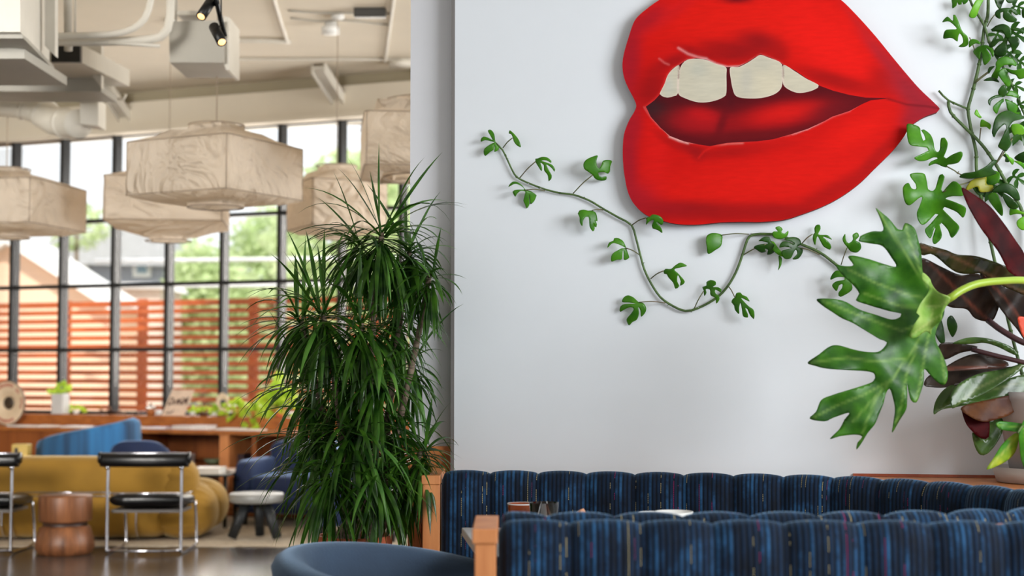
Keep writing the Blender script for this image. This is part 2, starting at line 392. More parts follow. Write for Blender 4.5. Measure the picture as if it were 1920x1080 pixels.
VX = np.array([v.x for v in V2]); VY = np.array([v.y for v in V2]); FA = np.array([tuple(f) for f in F2])
CX = VX[FA].mean(1); CY = VY[FA].mean(1)
reg = np.zeros(len(FA), int); reg[npip(mouth, CX, CY)] = 1
for t in teeth: reg[npip(t, CX, CY)] = 2
def C3(r, g, b): return np.array([lin(r), lin(g), lin(b)])
def paint(X, Y, base, blobs):
    Cc = np.tile(C3(*base), (len(X), 1))
    for (cx, cy, rx, ry, rot, c, s) in blobs:
        a = math.radians(rot); dx = X-cx; dy = Y-cy; u = dx*math.cos(a)+dy*math.sin(a); v = -dx*math.sin(a)+dy*math.cos(a)
        w = (s*np.exp(-((u/rx)**2+(v/ry)**2)**1.3))[:, None]; Cc = Cc*(1-w)+C3(*c)*w
    return Cc
def strokes(Cc, X, Y, L):
    for pl, wd, c, s in L:
        w = (s*np.exp(-(dseg(X, Y, pl)/wd)**2))[:, None]; Cc = Cc*(1-w)+C3(*c)*w
    return Cc
CR, DK, DR = (168,28,42), (150,20,24), (172,20,20)
lipb = [(1400,40,230,70,4,(236,30,20),.8),(1560,90,120,50,42,(240,28,22),.9),(1420,340,230,45,-8,(232,28,20),.8),(1230,290,26,90,5,(232,28,26),.6),
  (1250,30,70,14,-35,(206,30,36),.5),(1180,110,22,85,4,CR,.85),(1215,35,40,16,-40,CR,.7),(1218,172,30,34,30,DK,.75),(1230,140,22,26,20,DK,.45),(1262,110,34,20,20,(206,28,28),.3),
  (1262,114,34,11,-22,DK,.75),(1300,96,36,9,20,DK,.6),(1375,97,62,22,0,DK,.9),(1425,78,44,20,12,DK,.88),(1460,100,22,18,45,DR,.8),(1345,90,36,14,15,DR,.6),
  (1382,-2,30,9,0,(110,16,24),.85),(1550,146,60,13,15,DR,.9),(1600,160,66,14,12,DR,.75),(1655,150,30,26,30,DR,.7),(1660,110,66,13,48,(176,36,46),.85),(1712,176,62,26,45,(158,38,50),.95),(1620,55,60,7,48,(196,34,36),.7),(1740,205,40,22,0,(158,38,50),.9),
  (1176,300,20,110,0,CR,.9),(1195,375,40,34,30,CR,.75),(1190,230,16,36,0,CR,.6),(1300,392,90,16,2,DK,.85),(1240,392,60,18,8,(168,24,34),.6),(1400,404,170,11,0,(170,20,22),.75),
  (1450,392,90,12,2,DK,.6),(1560,360,110,18,-28,DR,.75),(1640,300,60,13,-48,(176,22,22),.8),(1298,280,34,11,20,DK,.75),(1310,292,12,12,0,DK,.5),(1375,284,60,12,-4,DR,.8),(1440,272,60,9,-6,(196,24,22),.6),(1250,262,30,8,35,DR,.6),(1712,222,28,20,-30,(158,34,46),.85),(1600,250,70,24,-25,(236,28,20),.8)]
inb = [(1240,215,34,26,30,(52,28,32),.95),(1226,204,20,14,20,(56,34,38),.9),(1300,195,60,14,4,(84,22,28),.6),(1310,228,62,24,4,(176,24,30),.95),(1318,215,30,13,10,(206,24,28),.7),(1462,216,88,24,-9,(196,22,24),.97),(1480,210,62,15,-9,(220,28,24),.8),
  (1353,232,9,30,18,(104,18,26),.75),(1400,256,120,8,-3,(112,20,26),.8),(1560,205,50,16,-14,(112,22,30),.7),(1367,160,8,36,-6,(84,20,28),.9),(1300,262,34,6,14,(100,18,26),.6)]
K = FA.shape[0]; colr = np.ones((K, 3, 4)); fx = VX[FA]; fy = VY[FA]
X0, Y0 = VX, VY
lipC = paint(X0, Y0, (212,22,18), lipb)
lipC = strokes(lipC, X0, Y0, [(UP[3:12]+UP[12:20], 1.8, (222,120,120), .25), ([(1272,90),(1290,101),(1308,107),(1325,110)], 2.2, (236,150,150), .75), (UP[10:14], 2.0, (240,170,170), .8), ([(1236,110),(1246,118),(1254,121)], 1.8, (226,110,110), .6),
   (UP[0:5], 3.0, (226,46,46), .8), (UP[20:27], 2.6, (216,30,30), .6), (LO[4:8], 1.8, (236,110,110), .6), ([(1472,254),(1490,250),(1514,241),(1540,229)], 1.7, (246,180,180), .8), ([(1345,271),(1365,268),(1392,267)], 2.4, (240,170,160), .85),
   (LO[8:], 2.6, (214,34,34), .8), ([(1256,256),(1275,264),(1290,268)], 2.2, (244,180,175), .85), ([(1208,201),(1220,219),(1239,240)], 1.6, (236,110,110), .6), ([(1664,185),(1700,196),(1735,199),(1760,203)], 2.2, (96,20,28), .6), ([(1310,296),(1320,284),(1335,276),(1350,272)], 2.0, (226,34,30), .7)])
inC = paint(X0, Y0, (92,18,26), inb)
thC = paint(X0, Y0, (210,203,182), [(1310,130,18,16,0,(196,196,182),.7),(1330,165,40,20,0,(216,210,190),.6),(1400,150,12,30,0,(196,192,180),.6),(1430,120,20,14,0,(196,192,176),.6),(1440,160,26,26,0,(222,212,186),.7),(1255,160,10,16,0,(204,204,192),.6)])
thC = strokes(thC, X0, Y0, [(t+t[:1], 1.5, (232,214,200), .8) for t in teeth])
thC = strokes(thC, X0, Y0, [([(1273,123),(1272,146)], 1.3, (110,60,60), .6), ([(1468,122),(1469,145)], 1.3, (90,50,50), .6)])
rr = np.random.RandomState(1)
for r_, Ca in ((0, lipC), (1, inC), (2, thC)):
    m_ = reg == r_; colr[m_, :, :3] = Ca[FA[m_]]
front = [MW.hit(x, y, .045) for x, y in zip(VX, VY)]
nO = len(outline); backv = [MW.hit(x, y, .045) + MW.n*-.035 for x, y in outline]
me = bpy.data.meshes.new('lips_painting'); base = MW.hit(1440, 418, .045)
nb = len(front)
# boundary vertices keep their order (first nO input vertices)
allv = front+backv
faces = [tuple(int(q) for q in f) for f in FA]+[(i, (i+1)%nO, nb+(i+1)%nO, nb+i) for i in range(nO)]+[tuple(range(nb, nb+nO))]
me.from_pydata([tuple(v-base) for v in allv], [], faces); me.update()
at = me.color_attributes.new('paint', 'FLOAT_COLOR', 'CORNER')
buf = np.ones((len(me.loops), 4)); buf[:, :3] = C3(120, 20, 26); buf[:K*3] = colr.reshape(-1, 4)
at.data.foreach_set('color', buf.ravel())
m, nt, b = base_mat('lips_paint', .6, **{'Specular IOR Level': .06})
va = N(nt, 'ShaderNodeVertexColor', layer_name='paint')
tc = N(nt, 'ShaderNodeTexCoord'); mp = N(nt, 'ShaderNodeMapping'); mp.inputs['Scale'].default_value = (3, 3, 16); mp.inputs['Rotation'].default_value = (0, .5, 0)
nt.links.new(tc.outputs['Object'], mp.inputs[0]); nz = N(nt, 'ShaderNodeTexNoise', Scale=6.0, Detail=8.0); nt.links.new(mp.outputs[0], nz.inputs['Vector'])
mr = N(nt, 'ShaderNodeMapRange'); mr.inputs[3].default_value = .74; mr.inputs[4].default_value = .98; nt.links.new(nz.outputs[0], mr.inputs[0])
vm = N(nt, 'ShaderNodeVectorMath', operation='SCALE'); nt.links.new(va.outputs[0], vm.inputs[0]); nt.links.new(mr.outputs[0], vm.inputs['Scale'])
nt.links.new(vm.outputs[0], b.inputs['Base Color'])
me.materials.append(m); o = bpy.data.objects.new('lips_painting', me); sc.collection.objects.link(o); o.location = base
tag(o, 'giant cut-out painting of red parted lips with white teeth on the white wall', 'painting')
# ================================================================== BOOTHS
m, nt, b = base_mat('navy_striped_velvet', .75, **{'Sheen Weight': .45, 'Sheen Roughness': .4, 'Sheen Tint': (.35,.6,.9,1), 'Specular IOR Level': .15})
def velvet(nt, b):
    uv = N(nt, 'ShaderNodeUVMap'); sx = N(nt, 'ShaderNodeSeparateXYZ'); nt.links.new(uv.outputs[0], sx.inputs[0])
    def math_(op, a, bb=None, c=None):
        n = N(nt, 'ShaderNodeMath', operation=op)
        for i, q in enumerate((a, bb, c)):
            if q is None: continue
            if isinstance(q, (int, float)): n.inputs[i].default_value = q
            else: nt.links.new(q, n.inputs[i])
        return n.outputs[0]
    U, Vv = sx.outputs[0], sx.outputs[1]
    r = math_('DIVIDE', U, .0155); fl = math_('FLOOR', r); fr_ = math_('FRACT', r)
    wn1 = N(nt, 'ShaderNodeTexWhiteNoise', noise_dimensions='1D'); nt.links.new(fl, wn1.inputs['W'])
    rib = math_('SINE', math_('MULTIPLY', fr_, PI))                # 0 in the groove, 1 on the cord
    # base blue, varied per cord and by nap
    cxyz = N(nt, 'ShaderNodeCombineXYZ'); nt.links.new(math_('MULTIPLY', U, 3.4), cxyz.inputs[0]); nt.links.new(math_('MULTIPLY', Vv, 2.6), cxyz.inputs[1])
    nz = N(nt, 'ShaderNodeTexNoise', Scale=3.0, Detail=6.0, Roughness=.65); nt.links.new(cxyz.outputs[0], nz.inputs['Vector'])
    f = math_('ADD', math_('MULTIPLY', nz.outputs[0], .85), math_('MULTIPLY', wn1.outputs[0], .22))
    cr = N(nt, 'ShaderNodeValToRGB'); e = cr.color_ramp.elements; e[0].position = .32; e[0].color = col(8,15,28); e[1].position = .84; e[1].color = col(50,102,150)
    e2 = cr.color_ramp.elements.new(.55); e2.color = col(16,38,64)
    nt.links.new(f, cr.inputs[0])
    dk = N(nt, 'ShaderNodeMix', data_type='RGBA'); nt.links.new(math_('POWER', rib, 1.3), dk.inputs[0]); dk.inputs[6].default_value = col(4,8,16); nt.links.new(cr.outputs[0], dk.inputs[7])
    # coloured dashed threads in some of the grooves
    gro = math_('LESS_THAN', math_('ABSOLUTE', math_('SUBTRACT', fr_, .06)), .045)
    wn2 = N(nt, 'ShaderNodeTexWhiteNoise', noise_dimensions='1D'); nt.links.new(math_('ADD', fl, 37.3), wn2.inputs['W'])
    c2 = N(nt, 'ShaderNodeCombineXYZ'); nt.links.new(math_('MULTIPLY', fl, 3.17), c2.inputs[0]); nt.links.new(math_('MULTIPLY', Vv, 14.0), c2.inputs[1])
    n2 = N(nt, 'ShaderNodeTexNoise', Scale=1.0, Detail=2.0); nt.links.new(c2.outputs[0], n2.inputs['Vector'])
    dash = math_('GREATER_THAN', n2.outputs[0], .52)
    fine = math_('GREATER_THAN', math_('FRACT', math_('MULTIPLY', Vv, 130.0)), .3)
    has = math_('GREATER_THAN', wn2.outputs[0], .6)
    fac = math_('MULTIPLY', math_('MULTIPLY', gro, dash), math_('MULTIPLY', has, fine))
    pick = N(nt, 'ShaderNodeValToRGB'); pick.color_ramp.interpolation = 'CONSTANT'; pe = pick.color_ramp.elements
    pe[0].position = 0; pe[0].color = col(206,190,140); pe[1].position = .55; pe[1].color = col(176,44,116)
    p3 = pe.new(.8); p3.color = col(120,60,110)
    wn3 = N(nt, 'ShaderNodeTexWhiteNoise', noise_dimensions='1D'); nt.links.new(math_('ADD', fl, 91.7), wn3.inputs['W']); nt.links.new(wn3.outputs[0], pick.inputs[0])
    mx = N(nt, 'ShaderNodeMix', data_type='RGBA'); nt.links.new(fac, mx.inputs[0]); nt.links.new(dk.outputs[2], mx.inputs[6]); nt.links.new(pick.outputs[0], mx.inputs[7])
    nt.links.new(mx.outputs[2], b.inputs['Base Color'])
    bp = N(nt, 'ShaderNodeBump', Strength=.6, Distance=.003); nt.links.new(rib, bp.inputs['Height']); nt.links.new(bp.outputs[0], b.inputs['Normal'])
velvet(nt, b); M['velvet'] = m
def booth_path(pts, step=.01):
    d = smooth_path([Vector((p[0], p[1], 0)) for p in pts], .03)
    L = [0]
    for a, b in zip(d[:-1], d[1:]): L.append(L[-1]+(b-a).length)
    n = int(L[-1]/step); out = []; j = 0
    for i in range(n+1):
        s = L[-1]*i/n
        while j < len(L)-2 and L[j+1] < s: j += 1
        t = (s-L[j])/max(1e-9, L[j+1]-L[j]); out.append(d[j].lerp(d[j+1], t))
    return out, [L[-1]*i/n for i in range(n+1)]
def loft(pts, S, prof, parent, name, mat, ch=.18, bulge=.022, ends=.03, z0=0):
    """sweep a cross-section (offset to the right of travel, height, softness) with vertical channels"""
    rows = []; uvs = []
    pv = [0]
    for (a, b) in zip(prof[:-1], prof[1:]): pv.append(pv[-1]+math.hypot(a[0]-b[0], a[1]-b[1]))
    n = len(pts); Ltot = S[-1]
    for i, p in enumerate(pts):
        t = (pts[min(i+1, n-1)]-pts[max(i-1, 0)]).normalized(); r = Vector((t.y, -t.x, 0))
        c = abs(math.sin(PI*S[i]/ch))**.45
        e = min(S[i], Ltot-S[i]); g = 1.0 if e > ends else math.sqrt(max(0, 1-(1-e/ends)**2))
        row = []
        for j, (o_, z, w) in enumerate(prof):
            off = o_ + (bulge*(c-1)*w if o_ > -.02 else 0); zz = z + bulge*.7*(c-1)*w*(1 if z > .86 else 0)
            off = off*(.55+.45*g) if ends else off; zz = zz-(1-g)*.02*(1 if z > .8 else 0)
            row.append(p + r*off + Vector((0,0,zz+z0))); uvs.append((S[i], pv[j]))
        rows.append(row)
    mb = MB().grid(rows)
    mb.f.append(tuple(range(len(prof)))); mb.sm.append(False)
    mb.f.append(tuple((n-1)*len(prof)+k for k in range(len(prof)))[::-1]); mb.sm.append(False)
    return mb.build(name, mat, parent, uvs=uvs)
BK = [(-.05,.36,0),(-.052,.80,0),(-.045,.875,.3),(-.028,.905,.6),(-.008,.918,1),(.014,.919,1),(.034,.907,1),(.047,.885,1),(.053,.85,1),(.056,.75,1),(.062,.6,1),(.068,.46,1),(.068,.38,.5)]
ST = [(.07,.36,0),(.07,.42,0),(.09,.455,.2),(.2,.47,.3),(.42,.465,.3),(.49,.44,.3),(.505,.40,.3),(.50,.30,0)]
far_pts = [(-.262,5.63),(.1,5.60),(.5,5.53),(.9,5.44),(1.18,5.33),(1.40,5.14),(1.57,4.88),(1.665,4.60),(1.66,4.36),(1.52,4.17),(1.25,4.06),(.9,4.0),(.4,3.985),(-.03,3.985)]
fb = thing('curved_booth', 'navy striped velvet booth wrapping around the table below the lips', 'booth', (.7,4.9,0))
pth, S = booth_path(far_pts)
loft(pth, S, BK, fb, 'backrest', M['velvet'])
seat_p, seat_S = booth_path([(-.25,5.5),(.5,5.42),(.85,5.34),(1.05,5.24),(1.2,5.08),(1.3,4.85),(1.34,4.62),(1.30,4.42),(1.15,4.26),(.9,4.18),(.4,4.14),(-.03,4.14)], .02)
loft(seat_p, seat_S, [(.0,.36,0),(.0,.42,0),(.02,.455,.2),(.12,.465,.3),(.24,.455,.3),(.26,.42,.3),(.26,.36,0)], fb, 'seat', M['velvet'], bulge=.006)
bp_ = MB(); rows = []
for i, p in enumerate(seat_p):
    t = (seat_p[min(i+1, len(seat_p)-1)]-seat_p[max(i-1, 0)]).normalized(); r = Vector((t.y, -t.x, 0))
    rows.append([p+r*.0+Vector((0,0,0)), p+r*.0+Vector((0,0,.355)), p+r*.22+Vector((0,0,.355)), p+r*.22])
bp_.grid(rows, False, wrap=True).build('base', M['oak_h'], fb)
# wooden back shell that follows the outside of the curve
rows = []
for i, p in enumerate(pth):
    t = (pth[min(i+1, len(pth)-1)]-pth[max(i-1, 0)]).normalized(); r = Vector((t.y, -t.x, 0))
    rows.append([p-r*.05, p-r*.05+Vector((0,0,.885)), p-r*.066+Vector((0,0,.885)), p-r*.066])
MB().grid(rows, False, wrap=True).build('back_shell', M['oak_h'], fb)
yb = MW.hit(812, 900, .02).y
MB().box((-.332,5.57,0), (-.268,yb,.868)).box((-.336,5.565,.868), (-.266,yb,.902)).build('end_panel', M['oak'], fb, bevel=.003)
nb_ = thing('straight_booth', 'navy striped velvet booth back nearest the camera with wooden end post', 'booth', (.9,3.7,0))
npts, nS = booth_path([(-.035,3.80),(.6,3.79),(1.3,3.76),(2.3,3.70)])
loft(npts, nS, BK, nb_, 'backrest', M['velvet'])
loft(npts, nS, ST, nb_, 'seat', M['velvet'], bulge=.006)
rows = []
for p in npts: rows.append([p+Vector((0,.052,0)), p+Vector((0,.052,.878)), p+Vector((0,.09,.878)), p+Vector((0,.09,0))])
MB().grid(rows, False, wrap=True).build('back_shell', M['oak_h'], nb_)
MB().box((-.03,3.32,0), (2.3,3.72,.30)).build('base', M['oak_h'], nb_)
MB().box((-.0925,3.72,0), (-.040,4.06,.866)).box((-.0985,3.715,.866), (-.036,4.066,.902)).build('end_post', M['oak'], nb_, bevel=.003)
# plant ledge between the booth curve and the wall
led = thing('plant_ledge', 'honey oak ledge between the curved booth and the mural wall', 'ledge', (1.9,5.3,0))
ppl = [p for p in pth if p.x > 1.22]
edge = []
for i, p in enumerate(ppl):
    t = (ppl[min(i+1, len(ppl)-1)]-ppl[max(i-1, 0)]).normalized(); r = Vector((t.y, -t.x, 0)); q = p-r*.075
    if p.y > 4.08 and i % 4 == 0: edge.append((q.x, q.y))
wallp = [MW.at(MW.d.dot(Vector((x, MW.y0, 0))-MW.o)/1, .9, .012) for x in (2.6, .85)]
w0 = MW.at(2.75, 0, .012); w1 = MW.at(1.30, 0, .012)
poly = [(w1.x, w1.y)]+edge+[(2.3, 3.92), (2.3, 3.92), (w0.x, w0.y)]
pol2 = []
for q in poly:
    if not pol2 or (Vector(q)-Vector(pol2[-1])).length > 1e-4: pol2.append(q)
MB().poly_prism(pol2, .858, .888).build('ledge_top', M['oak_h'], led)
MB().box((2.26,3.95,0), (2.30,5.3,.857)).build('support_panel', M['oak'], led)
struct('trim_4', MB().wbox(MW, 1.32, 2.7, .889, .899, .0, .012), wood('reddish_trim', (170,84,48), (140,64,34)))
# table inside the booth and things on it
tb = thing('booth_table', 'grey topped table inside the curved booth', 'table', (.5,4.75,0))
MB().poly_prism([(-.170,5.08),(-.105,4.50),(.98,4.50),(1.05,4.6),(1.05,4.98),(.98,5.08)], .735, .762).build('table_top', pm('grey_laminate', (186,184,182), .35, var=.04), tb, bevel=.003)
for x in (.1, .8):
    MB().lathe([(.19,0),(.19,.012),(.03,.02),(.03,.70),(.12,.715),(.12,.735)], (x,4.79,0), 24).build('pedestal', M['black'], tb)
def tumbler(name, x, y, r, h, mat, lb, cat, th=.003, liquid=None):
    t = thing(name, lb, cat, (x, y, .763))
    pr_ = [(0,.764),(r*.8,.764),(r*.84,.77),(r,.762+h),(r-th,.762+h),(r*.84-th,.778),(0,.778)]
    MB().lathe(pr_, (x, y, 0), 40).build('body', mat, t); return t
g = P(1020, 942, 4.85); tumbler('glass_tumbler', g.x, 4.85, .048, g.z-.762, M['clear'], 'clear glass tumbler on the booth table beside the brown cup', 'glass')
c = P(978, 944, 4.98)
t = tumbler('coffee_cup', c.x, 4.98, .047, c.z-.762, pm('glazed_brown', (150,70,34), .18, rgb2=(112,44,18), scale=12), 'brown glazed cup with white inside behind the clear tumbler', 'cup')
MB().lathe([(.0395,.785),(.0445,c.z-.0015),(.0475,c.z+.0012),(.0470,c.z-.002)], (c.x,4.98,0), 40, closed=True).build('inner_glaze', M['white_ceramic'], t)
p = P(1088, 957, 4.7)
t = MB().tube([(p.x+.01,4.7,.765+.03), (p.x+.004,4.7,p.z-.012), (p.x-.002,4.7,p.z)], [.017,.016,.014], 12).tube([(p.x+.01,4.7,.764), (p.x+.01,4.7,.80)], .024, 16).build('pepper_mill', pm('pale_wood', (222,160,120), .5), loc=(p.x,4.7,.764)); tag(t, 'small pale wooden mill peeking over the booth back', 'mill')
for (px, py, Y, r, lb) in ((1222, 960, 4.80, .044, 'white bowl rim showing just above the booth back, left of the wider one'), (1263, 959, 4.63, .060, 'wider white bowl beside the smaller one on the booth table')):
    q = P(px, py, Y); h = q.z
    t = MB().lathe([(0,.764),(r*.5,.764),(r*.55,.775),(r,h),(r-.004,h),(r*.5,.782),(0,.78)], (q.x,Y,0), 32).build('bowl', M['white_ceramic'], loc=(q.x,Y,.764)); tag(t, lb, 'bowl', 'bowls on the booth table')
# ================================================================== PLANTS
def leaf_mat(name, c1, c2, under=None, rough=.35, vein=None, trans=.22, tcol=(120,190,60), spec=.32):
    m, nt, b = base_mat(name, rough)
    tc = N(nt, 'ShaderNodeTexCoord'); nz = N(nt, 'ShaderNodeTexNoise', Scale=14.0, Detail=4.0); nt.links.new(tc.outputs['Object'], nz.inputs['Vector'])
    cr = N(nt, 'ShaderNodeValToRGB'); cr.color_ramp.elements[0].position = .35; cr.color_ramp.elements[1].position = .68
    cr.color_ramp.elements[0].color = col(*c2); cr.color_ramp.elements[1].color = col(*c1); nt.links.new(nz.outputs[0], cr.inputs[0])
    last = cr.outputs[0]; b.inputs['Specular IOR Level'].default_value = spec
    if vein:
        at = N(nt, 'ShaderNodeAttribute', attribute_name='vein'); mx = N(nt, 'ShaderNodeMix', data_type='RGBA')
        nt.links.new(at.outputs['Fac'], mx.inputs[0]); nt.links.new(last, mx.inputs[6]); mx.inputs[7].default_value = col(*vein); last = mx.outputs[2]
    nt.links.new(last, b.inputs['Base Color'])
    n2 = N(nt, 'ShaderNodeTexNoise', Scale=60.0, Detail=2.0); nt.links.new(tc.outputs['Object'], n2.inputs['Vector'])
    bp = N(nt, 'ShaderNodeBump', Strength=.15, Distance=.004); nt.links.new(n2.outputs[0], bp.inputs['Height']); nt.links.new(bp.outputs[0], b.inputs['Normal'])
    return translucent(m, tcol, trans)
M['vine_leaf'] = leaf_mat('vine_leaf_green', (82,146,30), (46,104,14), tcol=(110,180,50))
M['vine_leaf_dark'] = leaf_mat('vine_leaf_dark_green', (48,92,22), (24,58,12), tcol=(60,130,40), trans=.12)
M['vine_leaf_new'] = leaf_mat('vine_leaf_bright_green', (134,196,54), (84,160,36), tcol=(160,220,60), trans=.3)
M['vine_leaf_yellow'] = leaf_mat('vine_leaf_yellowing', (170,166,44), (130,130,36), tcol=(190,180,60))
M['vine_stem'] = pm('vine_stem', (84,112,54), .55, rgb2=(52,76,34), scale=30)
M['petiole'] = pm('brown_petiole', (112,92,74), .6, rgb2=(80,96,48), scale=18)
def lobed_leaf(base, tip, nrm, kind=0, wid=1.0, curl=.12, seed=0):
    """a split leaf: fingers curving off a midrib, tips pointed"""
    rg = random.Random(seed); A = tip-base; L = A.length; A = A.normalized()
    nrm = (nrm - A*nrm.dot(A)).normalized(); S = nrm.cross(A).normalized()
    mb = MB()
    def p3(a, b_, lift=0): return base + A*(a*L) + S*(b_*L*wid) + nrm*(L*(curl*(1-(a*1.1-.45)**2*3) - abs(b_)**2*.35*curl*4 + lift))
    def strip(cl, ws):
        rows = []
        for i, (a, b_) in enumerate(cl):
            a0, b0 = cl[max(i-1, 0)]; a1, b1 = cl[min(i+1, len(cl)-1)]
            t = Vector((a1-a0, b1-b0)); t.normalize(); n = Vector((-t.y, t.x)); w = ws[i]
            rows.append([p3(a+n.x*w*k, b_+n.y*w*k, -.02*(1-abs(k))) for k in (-1, -.5, 0, .5, 1)])
        mb.grid(rows)
    n = 9
    if kind == 'heart':
        strip([(i/12, 0) for i in range(13)], [.02, .30, .42, .47, .47, .44, .39, .33, .26, .19, .12, .06, .004]); return mb
    if kind == 'narrow':
        strip([(i/10, .04*math.sin(i*.5)) for i in range(11)], [.01, .10, .16, .19, .20, .19, .17, .14, .10, .05, .003]); return mb
    strip([(i/n, 0) for i in range(n+1)], [.04, .06, .065, .06, .065, .085, .105, .10, .06, .003])
    sets = {0: [(.06, 1, .50, 125), (.10, -1, .52, 118), (.26, 1, .50, 82), (.30, -1, .48, 80), (.50, 1, .40, 58), (.52, -1, .38, 56)],
            1: [(.03, 1, .62, 140), (.06, -1, .62, 130), (.24, 1, .62, 86), (.30, -1, .60, 82)],
            2: [(.04, 1, .42, 150), (.05, -1, .46, 120), (.2, 1, .5, 95), (.22, -1, .52, 85), (.42, 1, .44, 64), (.40, -1, .46, 60), (.6, 1, .3, 46)],
            3: [(.04, 1, .62, 118), (.30, -1, .55, 80)],
            4: [(.06, 1, .46, 128), (.07, -1, .46, 122), (.2, 1, .5, 98), (.22, -1, .5, 94), (.36, 1, .5, 76), (.38, -1, .5, 72), (.52, 1, .42, 56), (.54, -1, .42, 54)]}
    for (a0, sd, ln, ang) in sets[kind]:
        ln *= rg.uniform(.85, 1.12); ang = math.radians(ang+rg.uniform(-10, 10)); cl = []; a, b_ = a0, 0.0; m = 8
        for i in range(m+1):
            cl.append((a, b_)); th = ang*(1-.80*(i/m)); a += math.cos(th)*ln/m; b_ += sd*math.sin(th)*ln/m
        w0 = .08 if len(sets[kind]) > 4 else .10
        strip(cl, [w0*k for k in (.62, .75, 1.0, 1.2, 1.32, 1.25, .98, .55, .03)])
    return mb
def vine_leaf(parent, bpx, tpx, kind=0, off=(.03,.05), mat='vine_leaf', wid=1.0, curl=.12, stem=None, tilt=0.0, seed=0, W=MW, sc_=1.22):
    if kind not in ('heart', 'narrow'): tpx = (bpx[0]+(tpx[0]-bpx[0])*sc_, bpx[1]+(tpx[1]-bpx[1])*sc_)
    b0 = W.hit(*bpx, off[0]); t0 = W.hit(*tpx, off[1])
    nrm = (W.n + Vector((rng.uniform(-.25,.25)+tilt, 0, rng.uniform(-.1,.45)))).normalized()
    mb = lobed_leaf(b0, t0, nrm, kind, wid, curl, seed)
    if stem:
        pts = [W.hit(*stem, .012), W.hit((stem[0]+bpx[0])/2, (stem[1]+bpx[1])/2-2, .03), b0]
        lf = mb.build('leaf', M[mat], parent)
        MB().tube(smooth_path(pts, .01), .0022, 6).build('petiole', M['petiole'], lf)
        return lf
    return mb.build('leaf', M[mat], parent)
rng = random.Random(11)
def stem_tube(parent, pts, r, off=.014, mat='vine_stem', name='stem', W=MW):
    q = smooth_path([W.hit(p[0], p[1], p[2] if len(p) > 2 else off) for p in pts], .02)
    n = len(q); rr_ = r if isinstance(r, tuple) else (r, r)
    mb = MB().tube(q, [rr_[0]+(rr_[1]-rr_[0])*i/(n-1) for i in range(n)], 8)
    for i in range(3, n-2, 4):        # nodes along the stem
        mb.tube([q[i], q[i]+Vector((rng.uniform(-.006,.006), -.003, rng.uniform(-.008,.008)))], .0016, 5)
        d = (q[i+1]-q[i]).normalized(); mb.tube([q[i]-d*.003, q[i]+d*.003], rr_[0]*1.3, 8)
    return mb.build(name, M[mat], parent)
v1 = thing('trailing_vine', 'long looping vine pinned across the white wall below the lips', 'vine', MW.hit(1350, 560, .01))
stem_tube(v1, [(928,267),(942,281),(953,303),(964,326),(975,336),(1000,347),(1022,355),(1050,362),(1075,365),(1105,376),(1130,391),(1160,408),(1184,422),(1192,445),(1200,476),(1208,505),(1220,530),(1238,557),(1262,574),(1285,583),(1308,578),(1340,561),(1362,540),(1380,510),(1393,475),(1401,450),(1412,440),(1440,439),(1462,441),(1500,457),(1538,474),(1570,498),(1600,520),(1650,540,.03)], (.0034,.0058))
A2, A3 = (860,220,4.8), (1120,400,3.84)
